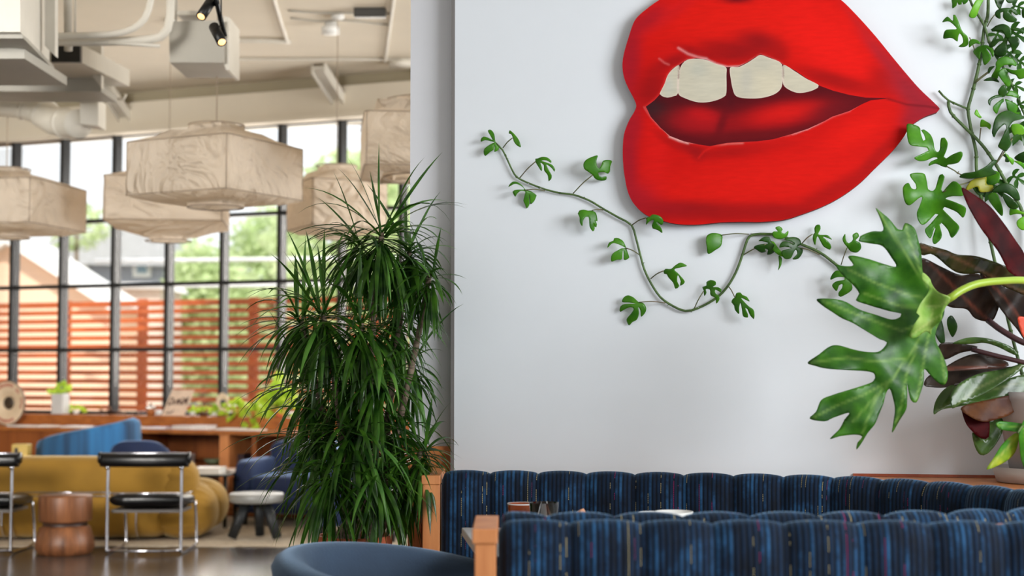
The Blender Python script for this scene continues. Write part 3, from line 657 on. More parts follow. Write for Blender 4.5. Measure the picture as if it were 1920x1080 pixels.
TL = [ # outline, crop frame, material, petiole (stem point -> leaf base)
 (A2,'vine_leaf',None,[(325,225),(290,215),(240,205),(198,220),(205,185),(225,173),(270,185),(305,205),(285,165),(262,120),(290,112),(320,150),(330,215),(345,250),(365,270),(360,290),(322,312),(325,270),(318,245),(315,290),(285,310),(240,348),(225,320),(230,285),(265,255),(300,235)]),
 (A2,'vine_leaf',((398,275),(485,185)),[(470,150),(450,145),(460,115),(480,130),(510,160),(545,210),(560,268),(520,250),(495,215),(488,185)]),
 (A2,'vine_leaf',((550,545),(690,400)),[(690,400),(690,372),(712,370),(750,355),(800,362),(835,395),(832,410),(790,388),(745,390),(800,410),(845,430),(868,470),(862,490),(835,455),(790,425),(810,470),(838,525),(830,560),(810,577),(800,520),(770,480),(765,430),(735,410),(750,450),(745,485),(720,450)]),
 (A2,'vine_leaf',((775,660),(600,655)),[(585,635),(540,605),(500,600),(448,626),(465,595),(495,577),(535,585),(575,615),(602,650),(650,665),(700,700),(705,725),(685,750),(650,780),(640,735),(632,690),(635,740),(635,790),(612,820),(595,780),(583,750),(595,700),(600,668),(560,662),(525,690),(508,715),(485,670),(500,655),(550,650),(588,650)]),
 (A2,'vine_leaf',((1030,685),(1205,520)),[(1205,520),(1165,490),(1130,465),(1122,425),(1135,395),(1170,368),(1250,342),(1240,390),(1245,440),(1262,462),(1285,430),(1305,388),(1378,390),(1365,440),(1360,490),(1345,508),(1300,492),(1255,500),(1262,522),(1290,537),(1330,532),(1325,565),(1270,570),(1225,550)]),
 (A2,'vine_leaf',((1300,835),(1200,838)),[(1200,838),(1235,860),(1247,905),(1248,935),(1232,930),(1245,962),(1240,990),(1225,985),(1212,945),(1225,1000),(1208,1027),(1180,985),(1175,930),(1168,895),(1145,895),(1120,930),(1112,980),(1090,945),(1088,900),(1072,865),(1085,840),(1125,830),(1165,840)]),
 (A2,'vine_leaf',((1565,965),(1685,905)),[(1685,905),(1720,895),(1740,875),(1790,880),(1830,905),(1843,940),(1830,970),(1800,955),(1780,940),(1800,965),(1825,1000),(1833,1042),(1790,1015),(1745,1000),(1738,975),(1755,925),(1720,935),(1685,968),(1690,930)]),
 (A3,'vine_leaf',((305,300),(205,250)),[(205,250),(190,240),(150,222),(110,215),(73,248),(85,210),(115,197),(120,180),(150,178),(185,200),(203,235),(215,270),(230,320),(215,332),(192,335),(190,290),(185,262),(180,300),(175,332),(140,335),(102,348),(100,310),(115,285),(150,265),(175,252)]),
 (A3,'vine_leaf',((385,470),(475,415)),[(475,415),(490,400),(530,400),(560,375),(600,355),(645,378),(600,390),(555,405),(590,440),(630,495),(595,522),(600,490),(580,445),(575,490),(590,525),(562,543),(545,500),(510,460),(500,440),(480,435)]),
 (A3,'vine_leaf',((490,645),(300,640)),[(300,640),(330,645),(352,680),(345,715),(315,745),(310,700),(295,675),(300,720),(285,765),(250,785),(228,808),(210,765),(240,725),(262,690),(240,675),(200,690),(163,710),(162,680),(180,658),(225,650),(275,650),(230,643),(178,638),(190,605),(220,590),(260,605),(285,628)]),
 (A3,'vine_leaf',((695,690),(765,560)),[(765,555),(755,530),(785,520),(785,495),(815,480),(850,490),(852,515),(830,530),(870,532),(895,550),(890,570),(850,550),(850,575),(878,600),(875,630),(855,650),(850,610),(815,590),(810,550),(780,545),(785,570),(770,595)]),
 (A3,'vine_leaf',((940,520),(990,605)),[(990,605),(1000,575),(1030,570),(1045,588),(1075,600),(1097,635),(1065,622),(1035,610),(1085,665),(1125,695),(1132,740),(1128,762),(1100,735),(1080,690),(1065,680),(1085,730),(1085,750),(1050,742),(1040,690),(1030,645),(1020,680),(1020,725),(990,695),(985,665),(965,640),(975,615)]),
 (A3,'vine_leaf',((1090,150),(898,157)),[(898,157),(900,185),(890,235),(850,265),(798,293),(788,240),(782,200),(790,160),(825,142),(870,145)]),
 (A3,'vine_leaf_dark',((1050,300),(1215,222)),[(1230,215),(1185,200),(1160,200),(1200,170),(1240,172),(1250,200),(1290,250),(1260,290),(1222,297),(1230,265),(1205,255),(1215,275),(1180,283),(1150,265),(1125,245),(1150,228),(1190,222)]),
 (A3,'vine_leaf',None,[(1280,180),(1258,150),(1270,130),(1300,130),(1280,105),(1310,92),(1335,115),(1325,135),(1350,145),(1375,125),(1370,160),(1330,185)]),
 (A3,'vine_leaf_new',None,[(1240,205),(1270,205),(1310,260),(1350,300),(1330,312),(1290,290),(1255,250)]),
 (A3,'vine_leaf',None,[(1305,305),(1328,320),(1325,370),(1300,412),(1308,370)]),
 (A3,'vine_leaf_dark',((1600,298),(1470,250)),[(1440,240),(1467,225),(1460,190),(1430,172),(1375,173),(1345,190),(1400,205),(1420,225),(1380,205),(1330,205),(1310,245),(1350,240),(1395,250),(1360,260),(1325,275),(1345,325),(1390,325),(1415,280),(1430,262),(1440,290),(1405,330),(1445,328),(1475,290),(1477,255)]),
 (A3,'vine_leaf',((1475,215),(1550,150)),[(1555,150),(1565,140),(1562,110),(1575,85),(1600,82),(1608,110),(1590,150),(1620,155),(1660,158),(1690,190),(1650,175),(1625,170),(1670,210),(1685,245),(1675,262),(1630,240),(1605,200),(1585,165),(1575,195),(1568,230),(1555,205),(1550,175)]),
 (A3,'vine_leaf',((1755,370),(1800,245)),[(1800,245),(1775,215),(1765,180),(1785,147),(1790,190),(1810,215),(1840,190),(1838,155),(1870,138),(1885,165),(1860,195),(1890,210),(1900,250),(1870,282),(1825,275)]),
 (A3,'vine_leaf',None,[(1780,460),(1725,460),(1678,478),(1690,440),(1720,412),(1760,420),(1800,455),(1835,520),(1825,560),(1750,602),(1735,575),(1760,540),(1765,510),(1740,520),(1722,560),(1690,520),(1720,490),(1780,478)])]
M['steel_pin'] = pm('white_pin', (225,225,222), .3)
for p in ((952,296),(992,345),(1015,354),(1128,392),(1184,421),(1410,438),(1310,577)):
    q = MW.hit(p[0], p[1], .004); MB().tube([q-Vector((.006,0,0)), q+MW.n*.018, q+Vector((.006,0,0))], .0012, 6).build('wall_clip', M['steel_pin'], v1)
# ---- climbing plant at the right edge, rooted in the pot on the ledge
v2 = thing('climbing_monstera', 'tall climbing split leaf plant on a wooden stake at the right edge', 'plant', MW.at(MW.u(1925, 880, .14), .90, .14))
PC = MW.at(MW.u(1950, 880, .17), 0, .20)
MB().lathe([(0,.891),(.155,.891),(.172,.945),(.165,.945),(.15,.901),(0,.901)], (PC.x, PC.y, 0), 48).build('saucer', pm('pale_saucer', (190,180,174), .6, var=.05), v2)
MB().lathe([(0,.902),(.105,.902),(.150,1.18),(.156,1.19),(.156,1.215),(.146,1.215),(.142,1.17),(0,1.17)], (PC.x, PC.y, 0), 48).build('pot', pm('pale_pot', (178,170,168), .65, var=.06), v2)
MB().lathe([(0,1.172),(.14,1.172)], (PC.x, PC.y, 0), 32).build('soil', M['soil'], v2)
kp = MW.hit(1917, 345, .10); k0 = Vector((PC.x-.02, PC.y, 1.17)); kp2 = Vector((kp.x, k0.y+.03, kp.z))
MB().tube([k0, kp2], .012, 10).build('stake', wood('stake_wood', (150,112,78), (108,78,52)), v2)
stem_tube(v2, [(1853,-40),(1853,-5),(1852,30),(1846,50),(1842,80),(1838,110),(1828,155),(1820,185),(1815,205),(1818,228),(1822,250),(1830,285),(1832,330),(1850,420,.06),(1890,600,.1),(1935,770,.15)], .0065, .02)
stem_tube(v2, [(1812,-30),(1822,8),(1845,48),(1858,88),(1880,125),(1900,165),(1915,200),(1930,260),(1945,500,.08),(1945,770,.15)], .005, .03)
stem_tube(v2, [(1760,170),(1778,188),(1812,203)], .004, .02); 
stem_tube(v2, [(1778,190),(1782,210),(1805,235),(1840,270),(1865,305),(1885,340),(1905,375),(1918,400),(1930,470),(1940,770,.14)], (.006,.009), .035)
stem_tube(v2, [(1828,155),(1840,145),(1855,134)], .004, .03, 'petiole'); stem_tube(v2, [(1866,308),(1880,290),(1898,260)], .003, .05, 'petiole')
A4, A6, A0 = (1640,0,5.4), (1760,110,9.0), (0,0,1.0)
TR = [
 (A4,'vine_leaf',None,[(790,-20),(785,40),(788,85),(830,55),(835,20),(850,50),(880,45),(885,15),(900,45),(940,20),(935,-20)]),
 (A4,'vine_leaf_new',None,[(1030,0),(1100,-6),(1070,60),(1020,175),(955,165),(985,80)]),
 (A4,'vine_leaf',((1010,500),(960,380)),[(683,225),(735,168),(790,210),(795,150),(815,150),(850,220),(875,290),(900,330),(940,370),(950,440),(915,475),(850,473),(895,430),(885,370),(860,340),(845,380),(838,422),(790,390),(755,385),(695,390),(712,310),(770,298),(830,292),(780,235),(740,215)]),
 (A4,'vine_leaf',None,[(955,480),(955,420),(985,395),(1040,405),(1075,445),(1020,440),(985,460)]),
 (A4,'vine_leaf',None,[(1100,455),(1150,460),(1190,490),(1210,540),(1195,580),(1165,520),(1130,490),(1165,545),(1180,590),(1115,660),(1090,600),(1085,550),(1075,520),(1060,600),(1020,560),(995,520),(1040,475)]),
 (A4,'vine_leaf_dark',((1140,270),(1215,150)),[(1215,150),(1230,110),(1280,85),(1360,80),(1430,95),(1453,150),(1430,155),(1380,115),(1350,110),(1400,160),(1440,195),(1420,225),(1350,220),(1300,180),(1300,120),(1275,130),(1275,188),(1240,180)]),
 (A4,'vine_leaf_dark',None,[(1215,-20),(1310,-20),(1285,60),(1270,100),(1235,60)]),
 (A4,'vine_leaf_dark',None,[(1330,-20),(1440,-20),(1420,20),(1350,30)]),
 (A4,'vine_leaf_dark',None,[(1185,318),(1220,265),(1300,243),(1360,270),(1385,320),(1375,390),(1330,380),(1290,320)]),
 (A4,'vine_leaf_dark',None,[(1340,395),(1290,390),(1210,400),(1165,440),(1160,480),(1210,470),(1260,420),(1300,420),(1240,470),(1205,520),(1230,570),(1290,575),(1335,540),(1340,450)]),
 (A4,'vine_leaf_dark',None,[(1345,400),(1385,370),(1450,380),(1465,440),(1430,500),(1395,540),(1385,490),(1360,430)]),
 (A4,'vine_leaf_dark',None,[(1380,300),(1400,278),(1460,285),(1512,310),(1500,350),(1470,320),(1420,315)]),
 (A4,'vine_leaf_dark',None,[(1495,90),(1540,90),(1540,170),(1500,180),(1487,130)]),
 (A4,'vine_leaf',None,[(1225,690),(1225,640),(1260,590),(1320,572),(1390,590),(1435,640),(1435,672),(1370,655),(1300,665),(1270,700),(1240,800),(1180,780)]),
 (A4,'vine_leaf',None,[(1280,700),(1330,690),(1370,710),(1340,760),(1375,820),(1370,870),(1340,880),(1270,790),(1245,740)]),
 (A4,'vine_leaf',None,[(1330,695),(1420,710),(1500,690),(1540,720),(1530,780),(1460,800),(1430,760),(1370,740)]),
 (A4,'vine_leaf_dark',None,[(1215,670),(1160,680),(1143,720),(1155,750),(1180,710)]),
 (A4,'vine_leaf_dark',None,[(1100,815),(1170,780),(1240,800),(1260,835),(1200,820),(1150,820)]),
 (A6,'vine_leaf',None,[(1090,670),(1040,700),(950,770),(915,820),(925,880),(980,935),(1010,860),(1060,760),(1100,720)]),
 (A6,'vine_leaf_dark',None,[(1080,640),(1000,610),(900,640),(835,700),(835,750),(870,795),(885,720),(950,670)]),
 (A6,'vine_leaf',None,[(1120,680),(1140,760),(1160,860),(1220,930),(1300,980),(1400,970),(1350,830),(1300,760),(1200,710)]),
 (A6,'vine_leaf',None,[(1130,620),(1200,540),(1300,560),(1355,620),(1345,665),(1280,650),(1200,630)]),
 (A6,'vine_leaf_dark',None,[(1030,640),(1000,560),(1050,470),(1120,440),(1150,560),(1110,640)]),
 (A0,'vine_leaf_dark',None,[(1890,207),(1875,212),(1866,222),(1861,240),(1860,250),(1864,258),(1869,248),(1875,240),(1884,233),(1887,240),(1880,255),(1873,270),(1872,276),(1885,284),(1890,280),(1896,270),(1893,255),(1892,240),(1900,228),(1910,225),(1925,220),(1905,213)]),
 (A0,'vine_leaf_new',((1866,308),(1898,258)),[(1895,236),(1905,232),(1918,236),(1927,250),(1927,270),(1912,262),(1900,254)]),
 (A0,'vine_leaf_new',((1837,262),(1839,240)),[(1838,238),(1840,224),(1850,228),(1858,234),(1856,243),(1850,238),(1842,238)]),
 (A0,'vine_leaf_new',None,[(1827,214),(1831,205),(1836,214),(1841,220),(1838,222)]),
 (A0,'vine_leaf_dark',None,[(1799,332),(1806,325),(1820,323),(1832,320),(1848,312),(1862,300),(1870,302),(1860,315),(1868,325),(1840,333),(1815,335)]),
 (A0,'vine_leaf',None,[(1843,322),(1872,322),(1873,340),(1858,348),(1848,342)]),
 (A0,'vine_leaf_yellow',None,[(1822,338),(1848,330),(1850,345),(1862,348),(1860,358),(1838,360),(1832,350),(1810,358)]),
 (A0,'vine_leaf_new',None,[(1883,284),(1890,292),(1901,300),(1898,309),(1890,298)]),
 (A0,'vine_leaf_new',None,[(1901,302),(1913,303),(1927,312),(1927,325),(1915,312)]),
 (A0,'vine_leaf_dark',None,[(1820,345),(1830,350),(1845,360),(1860,360),(1850,370),(1832,364)]),
 (A0,'vine_leaf_dark',None,[(1860,360),(1875,345),(1895,345),(1908,358),(1912,375),(1900,372),(1885,362)]),
 (A0,'vine_leaf',None,[(1858,362),(1870,364),(1880,390),(1879,405),(1868,395),(1852,372)]),
 (A0,'vine_leaf_dark',None,[(1878,362),(1895,370),(1910,385),(1905,392),(1890,388)]),
 (A0,'vine_leaf_dark',None,[(1885,296),(1878,290),(1890,290),(1893,303),(1884,303)]),
 (A0,'vine_leaf_dark',None,[(1902,296),(1915,286),(1930,284),(1930,305),(1915,304)]),
 (A0,'vine_leaf_new',None,[(1893,403),(1896,388),(1910,394),(1925,402),(1905,401)]),
 (A0,'vine_leaf_new',None,[(1908,425),(1907,414),(1922,406),(1927,425),(1918,432)]),
 (A0,'vine_leaf_dark',None,[(1776,598),(1785,592),(1795,612),(1786,632),(1777,615)]),
 (A0,'vine_leaf_dark',None,[(1752,618),(1765,600),(1772,640),(1762,642)])]
# ---- leaves traced from their outlines and bent in space
def traced(name, parent, mat, outline_px, Yf, step=6, veins=(), vw=2.0, loc=None, thick=.0012, sm=True):
    ol = smooth_poly(outline_px, step) if sm else [tuple(map(float, p)) for p in outline_px]
    xs = [p[0] for p in ol]; ys = [p[1] for p in ol]
    gx = np.arange(min(xs), max(xs), step); gy = np.arange(min(ys), max(ys), step*.87); X, Yg = np.meshgrid(gx, gy)
    X = X+(np.arange(len(gy))%2)[:, None]*step/2
    ok = npip(ol, X, Yg) & (dseg(X, Yg, ol+ol[:1]) > step*.45)
    vs = [Vector(p) for p in ol]+[Vector((a, b)) for a, b in zip(X[ok], Yg[ok])]; n = len(ol)
    V_, E_, F_, *_q = delaunay_2d_cdt(vs, [(i, (i+1)%n) for i in range(n)], [], 1, 1e-4)
    mb = MB().add([P(v.x, v.y, Yf(v.x, v.y)) for v in V_], [tuple(f) for f in F_], True)
    o = mb.build(name, mat, parent, loc=loc)
    if veins:
        vx = np.array([v.x for v in V_]); vy = np.array([v.y for v in V_]); D = np.full(len(vx), 1e9)
        for vl in veins: D = np.minimum(D, dseg(vx, vy, vl))
        at = o.data.attributes.new('vein', 'FLOAT', 'POINT'); at.data.foreach_set('value', (np.exp(-(D/vw)**2)*.5).astype(np.float32))
    s = o.modifiers.new('solidify', 'SOLIDIFY'); s.thickness = thick
    return o
for k_, (par, lst) in enumerate(((v1, TL), (v2, TR))):
    for i, ((ox, oy, sc_), mt, pet, ol) in enumerate(lst):
        ol = [(ox+x/sc_, oy+y/sc_) for x, y in ol]; cxl = sum(p[0] for p in ol)/len(ol); cyl = sum(p[1] for p in ol)/len(ol)
        o0 = (.036+.012*(i % 3)+(.03 if i == 6 else 0)) if k_ == 0 else (.045+.022*(i % 4)); tx, ty = random.uniform(-.9,.9)*.0011, random.uniform(-.2,1.0)*.0009
        lf = traced('leaf', par, M[mt], ol, lambda x, y: MW.hit(x, y, o0+(x-cxl)*tx+(cyl-y)*ty-.00003*((x-cxl)**2+(y-cyl)**2)*.6).y, 3.0, [], 1)
        if False: pass
        if pet:
            (ax, ay), (bx_, by_) = [(ox+p[0]/sc_, oy+p[1]/sc_) for p in pet]; so = .014 if k_ == 0 else .03
            MB().tube(smooth_path([MW.hit(ax, ay, so), MW.hit((ax+bx_)/2, (ay+by_)/2-2, (so+o0)/2+.008), MW.hit(bx_, by_, o0+(bx_-cxl)*tx+(cyl-by_)*ty)], .01), .0022, 6).build('petiole', M['petiole'], lf)
for i, (bp_1, tp_1) in enumerate((((1902,12),(1925,20)),((1898,60),(1925,78)),((1905,112),(1928,128)),((1896,160),(1920,170)),((1905,200),(1925,190)),((1872,60),(1862,80)),((1910,240),(1925,275)),((1900,330),(1922,345)),((1865,340),(1850,372)),((1885,95),(1905,118)))):
    vine_leaf(v2, bp_1, tp_1, 1, (.03,.04), 'vine_leaf_dark', 1.1, seed=80+i)
NL = [(1702,232),(1723,238),(1726,250),(1731,264),(1735,262),(1732,252),(1727,244),(1732,243),(1744,252),(1750,265),(1752,278),(1757,285),(1762,281),(1763,268),(1765,259),(1771,258),(1777,268),(1775,281),(1770,294),(1774,297),(1785,290),(1802,284),(1805,291),(1798,304),(1785,308),(1777,309),(1775,314),(1767,312),(1754,307),(1741,311),(1745,303),(1758,297),(1751,295),(1736,301),(1723,302),(1714,296),(1725,290),(1741,282),(1738,277),(1723,275),(1707,272),(1702,262),(1700,245)]
OL = [(1706,327),(1731,325),(1737,338),(1740,355),(1745,358),(1753,355),(1762,328),(1771,331),(1765,356),(1768,360),(1775,351),(1788,340),(1801,348),(1807,366),(1785,368),(1773,372),(1780,375),(1796,381),(1811,390),(1806,408),(1793,397),(1771,388),(1768,392),(1785,410),(1799,427),(1785,446),(1777,431),(1765,418),(1762,422),(1766,444),(1753,458),(1748,449),(1754,428),(1752,428),(1744,447),(1734,432),(1744,420),(1759,402),(1754,401),(1733,421),(1723,416),(1719,400),(1725,384),(1729,370),(1722,372),(1705,385),(1696,377),(1693,352),(1703,343),(1709,353),(1717,355),(1717,346)]
def Ywl(off, bow=.02): return lambda x, y: MW.hit(x, y, off+bow*math.sin(x*.06)+bow*.6*math.sin(y*.07+1)).y
l_ = traced('leaf', v2, M['vine_leaf'], NL, Ywl(.07), 3.2, [[(1775,312),(1755,285),(1725,258),(1706,238)],[(1760,292),(1768,265)],[(1765,300),(1800,290)],[(1757,297),(1720,298)]], 1.3)
stem_tube(v2, [(1775,312,.06),(1790,320,.06),(1803,328,.05),(1832,330,.03)], .0025, .05, 'petiole', 'petiole')
traced('leaf', v2, M['vine_leaf'], OL, Ywl(.09), 3.2, [[(1768,358),(1762,385),(1757,425),(1753,455)],[(1766,372),(1740,372),(1700,352)],[(1765,390),(1730,405)],[(1770,372),(1805,395)],[(1766,400),(1790,440)]], 1.3)
stem_tube(v2, [(1768,360,.09),(1790,350,.09),(1815,342,.06),(1834,335,.03)], .0028, .05, 'petiole', 'petiole')
M['phil'] = leaf_mat('philodendron_green', (62,116,26), (22,68,14), vein=(130,165,76), rough=.42, trans=.10)
M['phil_under'] = leaf_mat('philodendron_pale_underside', (164,192,104), (112,158,58), vein=(196,206,130), rough=.5, tcol=(150,200,80))
PH = [(1642,390),(1655,400),(1667,410),(1684,430),(1692,431),(1697,418),(1714,427),(1722,450),(1728,480),(1731,512),(1745,535),(1768,560),(1770,590),(1757,615),(1754,636),(1764,659),(1774,682),(1777,708),(1770,722),(1757,716),(1741,700),(1733,692),(1732,716),(1726,737),(1718,755),(1708,750),(1703,730),(1701,720),(1701,750),(1699,768),(1687,788),(1673,811),(1676,788),(1678,768),(1675,750),(1668,729),(1661,738),(1657,755),(1647,780),(1640,796),(1627,812),(1616,830),(1606,843),(1608,830),(1617,819),(1604,815),(1575,818),(1556,823),(1574,804),(1583,787),(1592,774),(1563,783),(1546,790),(1518,785),(1530,772),(1540,750),(1560,741),(1585,733),(1611,725),(1637,715),(1640,703),(1630,697),(1591,694),(1549,691),(1528,686),(1514,680),(1536,664),(1553,651),(1570,647),(1604,656),(1630,660),(1650,658),(1663,642),(1650,636),(1625,621),(1600,606),(1579,597),(1560,585),(1542,573),(1531,561),(1558,560),(1584,565),(1611,580),(1642,590),(1672,599),(1688,594),(1690,588),(1666,583),(1625,571),(1605,563),(1611,551),(1600,535),(1579,515),(1567,497),(1585,499),(1600,497),(1590,482),(1600,479),(1630,486),(1655,494),(1680,500),(1672,484),(1655,462),(1634,457),(1610,452),(1613,443),(1635,434),(1656,432),(1650,408)]
MAINV = [(1768,568),(1735,620),(1705,665),(1670,715),(1640,745),(1600,790)]
PV = [MAINV,[(1765,565),(1700,552),(1640,530),(1590,505)],[(1740,540),(1700,480),(1665,425),(1645,395)],[(1728,512),(1705,450),(1698,422)],[(1750,600),(1690,620),(1620,595),(1545,565)],[(1700,672),(1640,678),(1590,670),(1520,680)],[(1672,712),(1620,740),(1570,760),(1525,783)],[(1755,575),(1690,575),(1620,550)],[(1720,650),(1700,700),(1690,760),(1675,805)],[(1745,610),(1735,660),(1725,720),(1718,750)],[(1755,600),(1765,660),(1772,715)],[(1645,742),(1625,790),(1608,838)]]
def Yph(x, y):
    d = min(dd for dd in (math.hypot(x-1765, y-570)/330, 1.4))
    mv = min(((x-a)*(x-a)+(y-b)*(y-b))**.5 for a, b in MAINV)
    w = math.sin((x*.6+y)*.045)*.012+math.sin((x-y*.8)*.06+1)*.009
    return 4.98 - .10*math.sin(min(1, d)*PI*.7) + .05*min(1, mv/120) + w
ph = thing('split_leaf_philodendron', 'large lobed philodendron leaf on an arching lime green stalk', 'plant', Vector((PC.x+.16, PC.y-.05, .891)))
POT2 = Vector((PC.x+.20, PC.y-.42, 0))
traced('leaf_blade', ph, M['phil'], PH, Yph, 5, PV, 2.2)
PU = [(1730,511),(1743,522),(1748,534),(1760,548),(1782,558),(1774,575),(1767,588),(1765,600),(1748,616),(1745,628),(1737,621),(1717,633),(1705,631),(1712,611),(1724,592),(1718,587),(1726,568),(1738,552),(1742,538),(1729,524)]
traced('leaf_underside', ph, M['phil_under'], PU, lambda x, y: 4.86-.02*math.sin(x*.1)+.01*math.cos(y*.12), 4, [[(1782,558),(1760,545),(1745,535)],[(1780,562),(1750,580),(1745,600)],[(1765,590),(1730,612),(1710,628)],[(1768,572),(1735,575)]], 1.6)
pp = [P(1766,572,4.90), P(1776,562,4.86), P(1786,556,4.85), P(1800,546,4.86), P(1830,533,4.88), P(1875,527,4.92), P(1930,527,4.98), P(1990,545,5.03), P(2030,640,5.05), Vector((POT2.x, POT2.y, 1.12))]
MB().tube(smooth_path(pp, .02), .0125, 12).build('leaf_stalk', pm('lime_stalk', (156,182,58), .4, rgb2=(136,164,44), scale=4), ph)
MB().lathe([(0,.890),(.10,.890),(.135,1.12),(.14,1.15),(.13,1.15),(.125,1.11),(0,1.11)], POT2, 40).build('pot', M['terracotta'], ph)
# rubber plant with wine dark leaves
M['rub_red'] = leaf_mat('rubber_leaf_maroon', (74,8,12), (40,4,8), vein=(40,6,10), rough=.6, spec=.1, trans=.08, tcol=(150,20,20))
M['rub_green'] = leaf_mat('rubber_leaf_olive', (74,82,44), (46,44,30), vein=(150,110,84), rough=.18, trans=.04)
M['rub_gg'] = leaf_mat('rubber_leaf_green', (70,100,44), (44,66,32), vein=(120,130,84), rough=.22, trans=.08)
M['rub_dark'] = leaf_mat('rubber_leaf_dark', (52,40,32), (34,24,22), vein=(140,74,56), rough=.32, trans=.04)
M['rub_brown'] = leaf_mat('rubber_leaf_brown', (104,62,30), (70,34,22), vein=(84,30,22), rough=.55, trans=.08)
rb = thing('rubber_plant', 'rubber plant with glossy wine red and olive leaves at the right edge', 'plant', Vector((PC.x+.45, PC.y-.10, .891)))
def YY(y0, ax=0, ay=0, cx=1850, cy=600, wob=.01, bow=0.0):
    return lambda x, y: y0+ax*(x-cx)/100+ay*(y-cy)/100+wob*math.sin(x*.07+y*.05)+bow*((x-cx)/100)**2
R = [
 ('rub_red', [(1803,352),(1822,362),(1855,386),(1880,416),(1905,452),(1922,480),(1935,530),(1912,522),(1892,510),(1885,498),(1870,470),(1840,430),(1822,400),(1811,378)], YY(5.16,.06,.0,1870,440,.004), [[(1805,355),(1850,400),(1885,460),(1925,525)]], 4),
 ('rub_green', [(1724,456),(1745,461),(1775,469),(1795,477),(1830,480),(1862,490),(1892,501),(1922,514),(1945,560),(1900,545),(1862,527),(1840,513),(1818,514),(1795,511),(1777,500),(1760,485),(1745,476),(1728,478)], YY(5.30,-.05,.05,1830,500,.012), [[(1728,462),(1780,478),(1830,502),(1880,530),(1930,552)]], 3.2),
 ('rub_dark', [(1728,484),(1765,500),(1800,515),(1840,516),(1872,560),(1868,590),(1856,603),(1828,597),(1812,580),(1782,576),(1756,560),(1740,540),(1728,515)], YY(5.40,.02,.06,1800,540,.012), [[(1745,495),(1790,540),(1830,580),(1856,602)]], 3),
 ('rub_dark', [(1838,512),(1880,532),(1930,560),(1935,650),(1905,615),(1880,585),(1860,556)], YY(5.36,.03,.02,1880,560,.01), [[(1845,518),(1890,565),(1930,625)]], 2.4),
 ('rub_gg', [(1786,644),(1815,633),(1850,634),(1885,645),(1904,656),(1910,668),(1892,661),(1870,650),(1845,643),(1820,645)], YY(5.32,.0,.05,1850,645,.006), [], 2),
 ('rub_dark', [(1762,645),(1790,642),(1815,646),(1833,650),(1824,657),(1800,662),(1772,674),(1760,665)], YY(5.38,.0,.05,1800,655,.006), [], 2),
 ('rub_dark', [(1770,690),(1800,672),(1830,663),(1862,668),(1890,680),(1884,689),(1840,692),(1775,696)], YY(5.36,.0,-.1,1830,680,.006), [[(1772,692),(1830,690),(1885,686)]], 3),
 ('rub_dark', [(1732,722),(1742,704),(1780,690),(1840,692),(1900,688),(1850,702),(1800,722),(1768,727),(1745,726)], YY(5.42,.0,-.1,1800,705,.006), [], 3),
 ('rub_gg', [(1751,777),(1753,755),(1766,734),(1784,722),(1800,728),(1830,742),(1880,714),(1925,704),(1925,738),(1870,746),(1800,762),(1766,768)], YY(5.34,.0,-.06,1830,740,.008), [[(1753,772),(1800,745),(1925,715)]], 2.2),
 ('rub_gg', [(1786,766),(1782,750),(1785,734),(1800,718),(1835,701),(1880,692),(1925,680),(1906,700),(1872,722),(1832,745),(1802,757)], YY(5.28,.0,-.08,1850,720,.01), [[(1787,764),(1830,730),(1880,705),(1920,684)]], 2.2),
 ('rub_brown', [(1803,763),(1870,746),(1925,736),(1918,752),(1896,776),(1870,786),(1845,791),(1820,782)], YY(5.33,.0,-.03,1850,765,.006), [], 2),
 ('rub_red', [(1803,765),(1820,782),(1845,791),(1855,790),(1853,820),(1840,822),(1824,810),(1810,792)], YY(5.36,.02,-.02,1830,795,.004), [], 2),
 ('rub_gg', [(1823,811),(1840,822),(1853,821),(1854,790),(1878,784),(1880,808),(1866,835),(1851,851),(1838,853),(1828,838)], YY(5.39,.0,-.02,1850,820,.008), [], 2),
]
for i, (mt, ol, Yf, vn, vw) in enumerate(R):
    lf = traced('leaf', rb, M[mt], ol, Yf, 5, vn, vw)
    lf['label'] = {'rub_red': 'wine red leaf', 'rub_green': 'glossy olive leaf', 'rub_dark': 'dark brownish leaf', 'rub_gg': 'green leaf', 'rub_brown': 'brown leaf underside'}[mt]
stemm = pm('purple_stem', (70,40,44), .4, rgb2=(44,26,30))
MB().tube(smooth_path([P(1852,600,5.38), P(1882,622,5.34), P(1930,646,5.3), P(2010,660,5.3)], .02), .011, 10).build('branch', stemm, rb)
MB().tube(smooth_path([P(1822,655,5.36), P(1868,667,5.33), P(1930,682,5.3), P(2010,700,5.3)], .02), .009, 10).build('branch', stemm, rb)
RC = P(2010, 700, 5.3)
MB().tube(smooth_path([Vector((RC.x, 5.3, .92)), Vector((RC.x+.01, 5.3, 1.3)), P(2005,620,5.3), P(1985,520,5.28)], .03), .014, 10).build('trunk', M['bark'], rb)
MB().tube(smooth_path([P(1922,500,5.2), P(1960,540,5.25), P(2000,600,5.3)], .02), .007, 8).build('branch', stemm, rb)
traced('new_leaf_sheath', rb, pm('orange_red_sheath', (226,84,48), .45, rgb2=(206,60,34)), [(1908,596),(1920,594),(1932,600),(1932,640),(1922,636),(1914,622)], YY(5.2,0,0,1900,600,.004), 4)
MB().lathe([(0,.890),(.10,.890),(.12,1.10),(.11,1.10),(0,1.08)], (RC.x, 5.3, 0), 32).build('pot', M['terracotta'], rb)
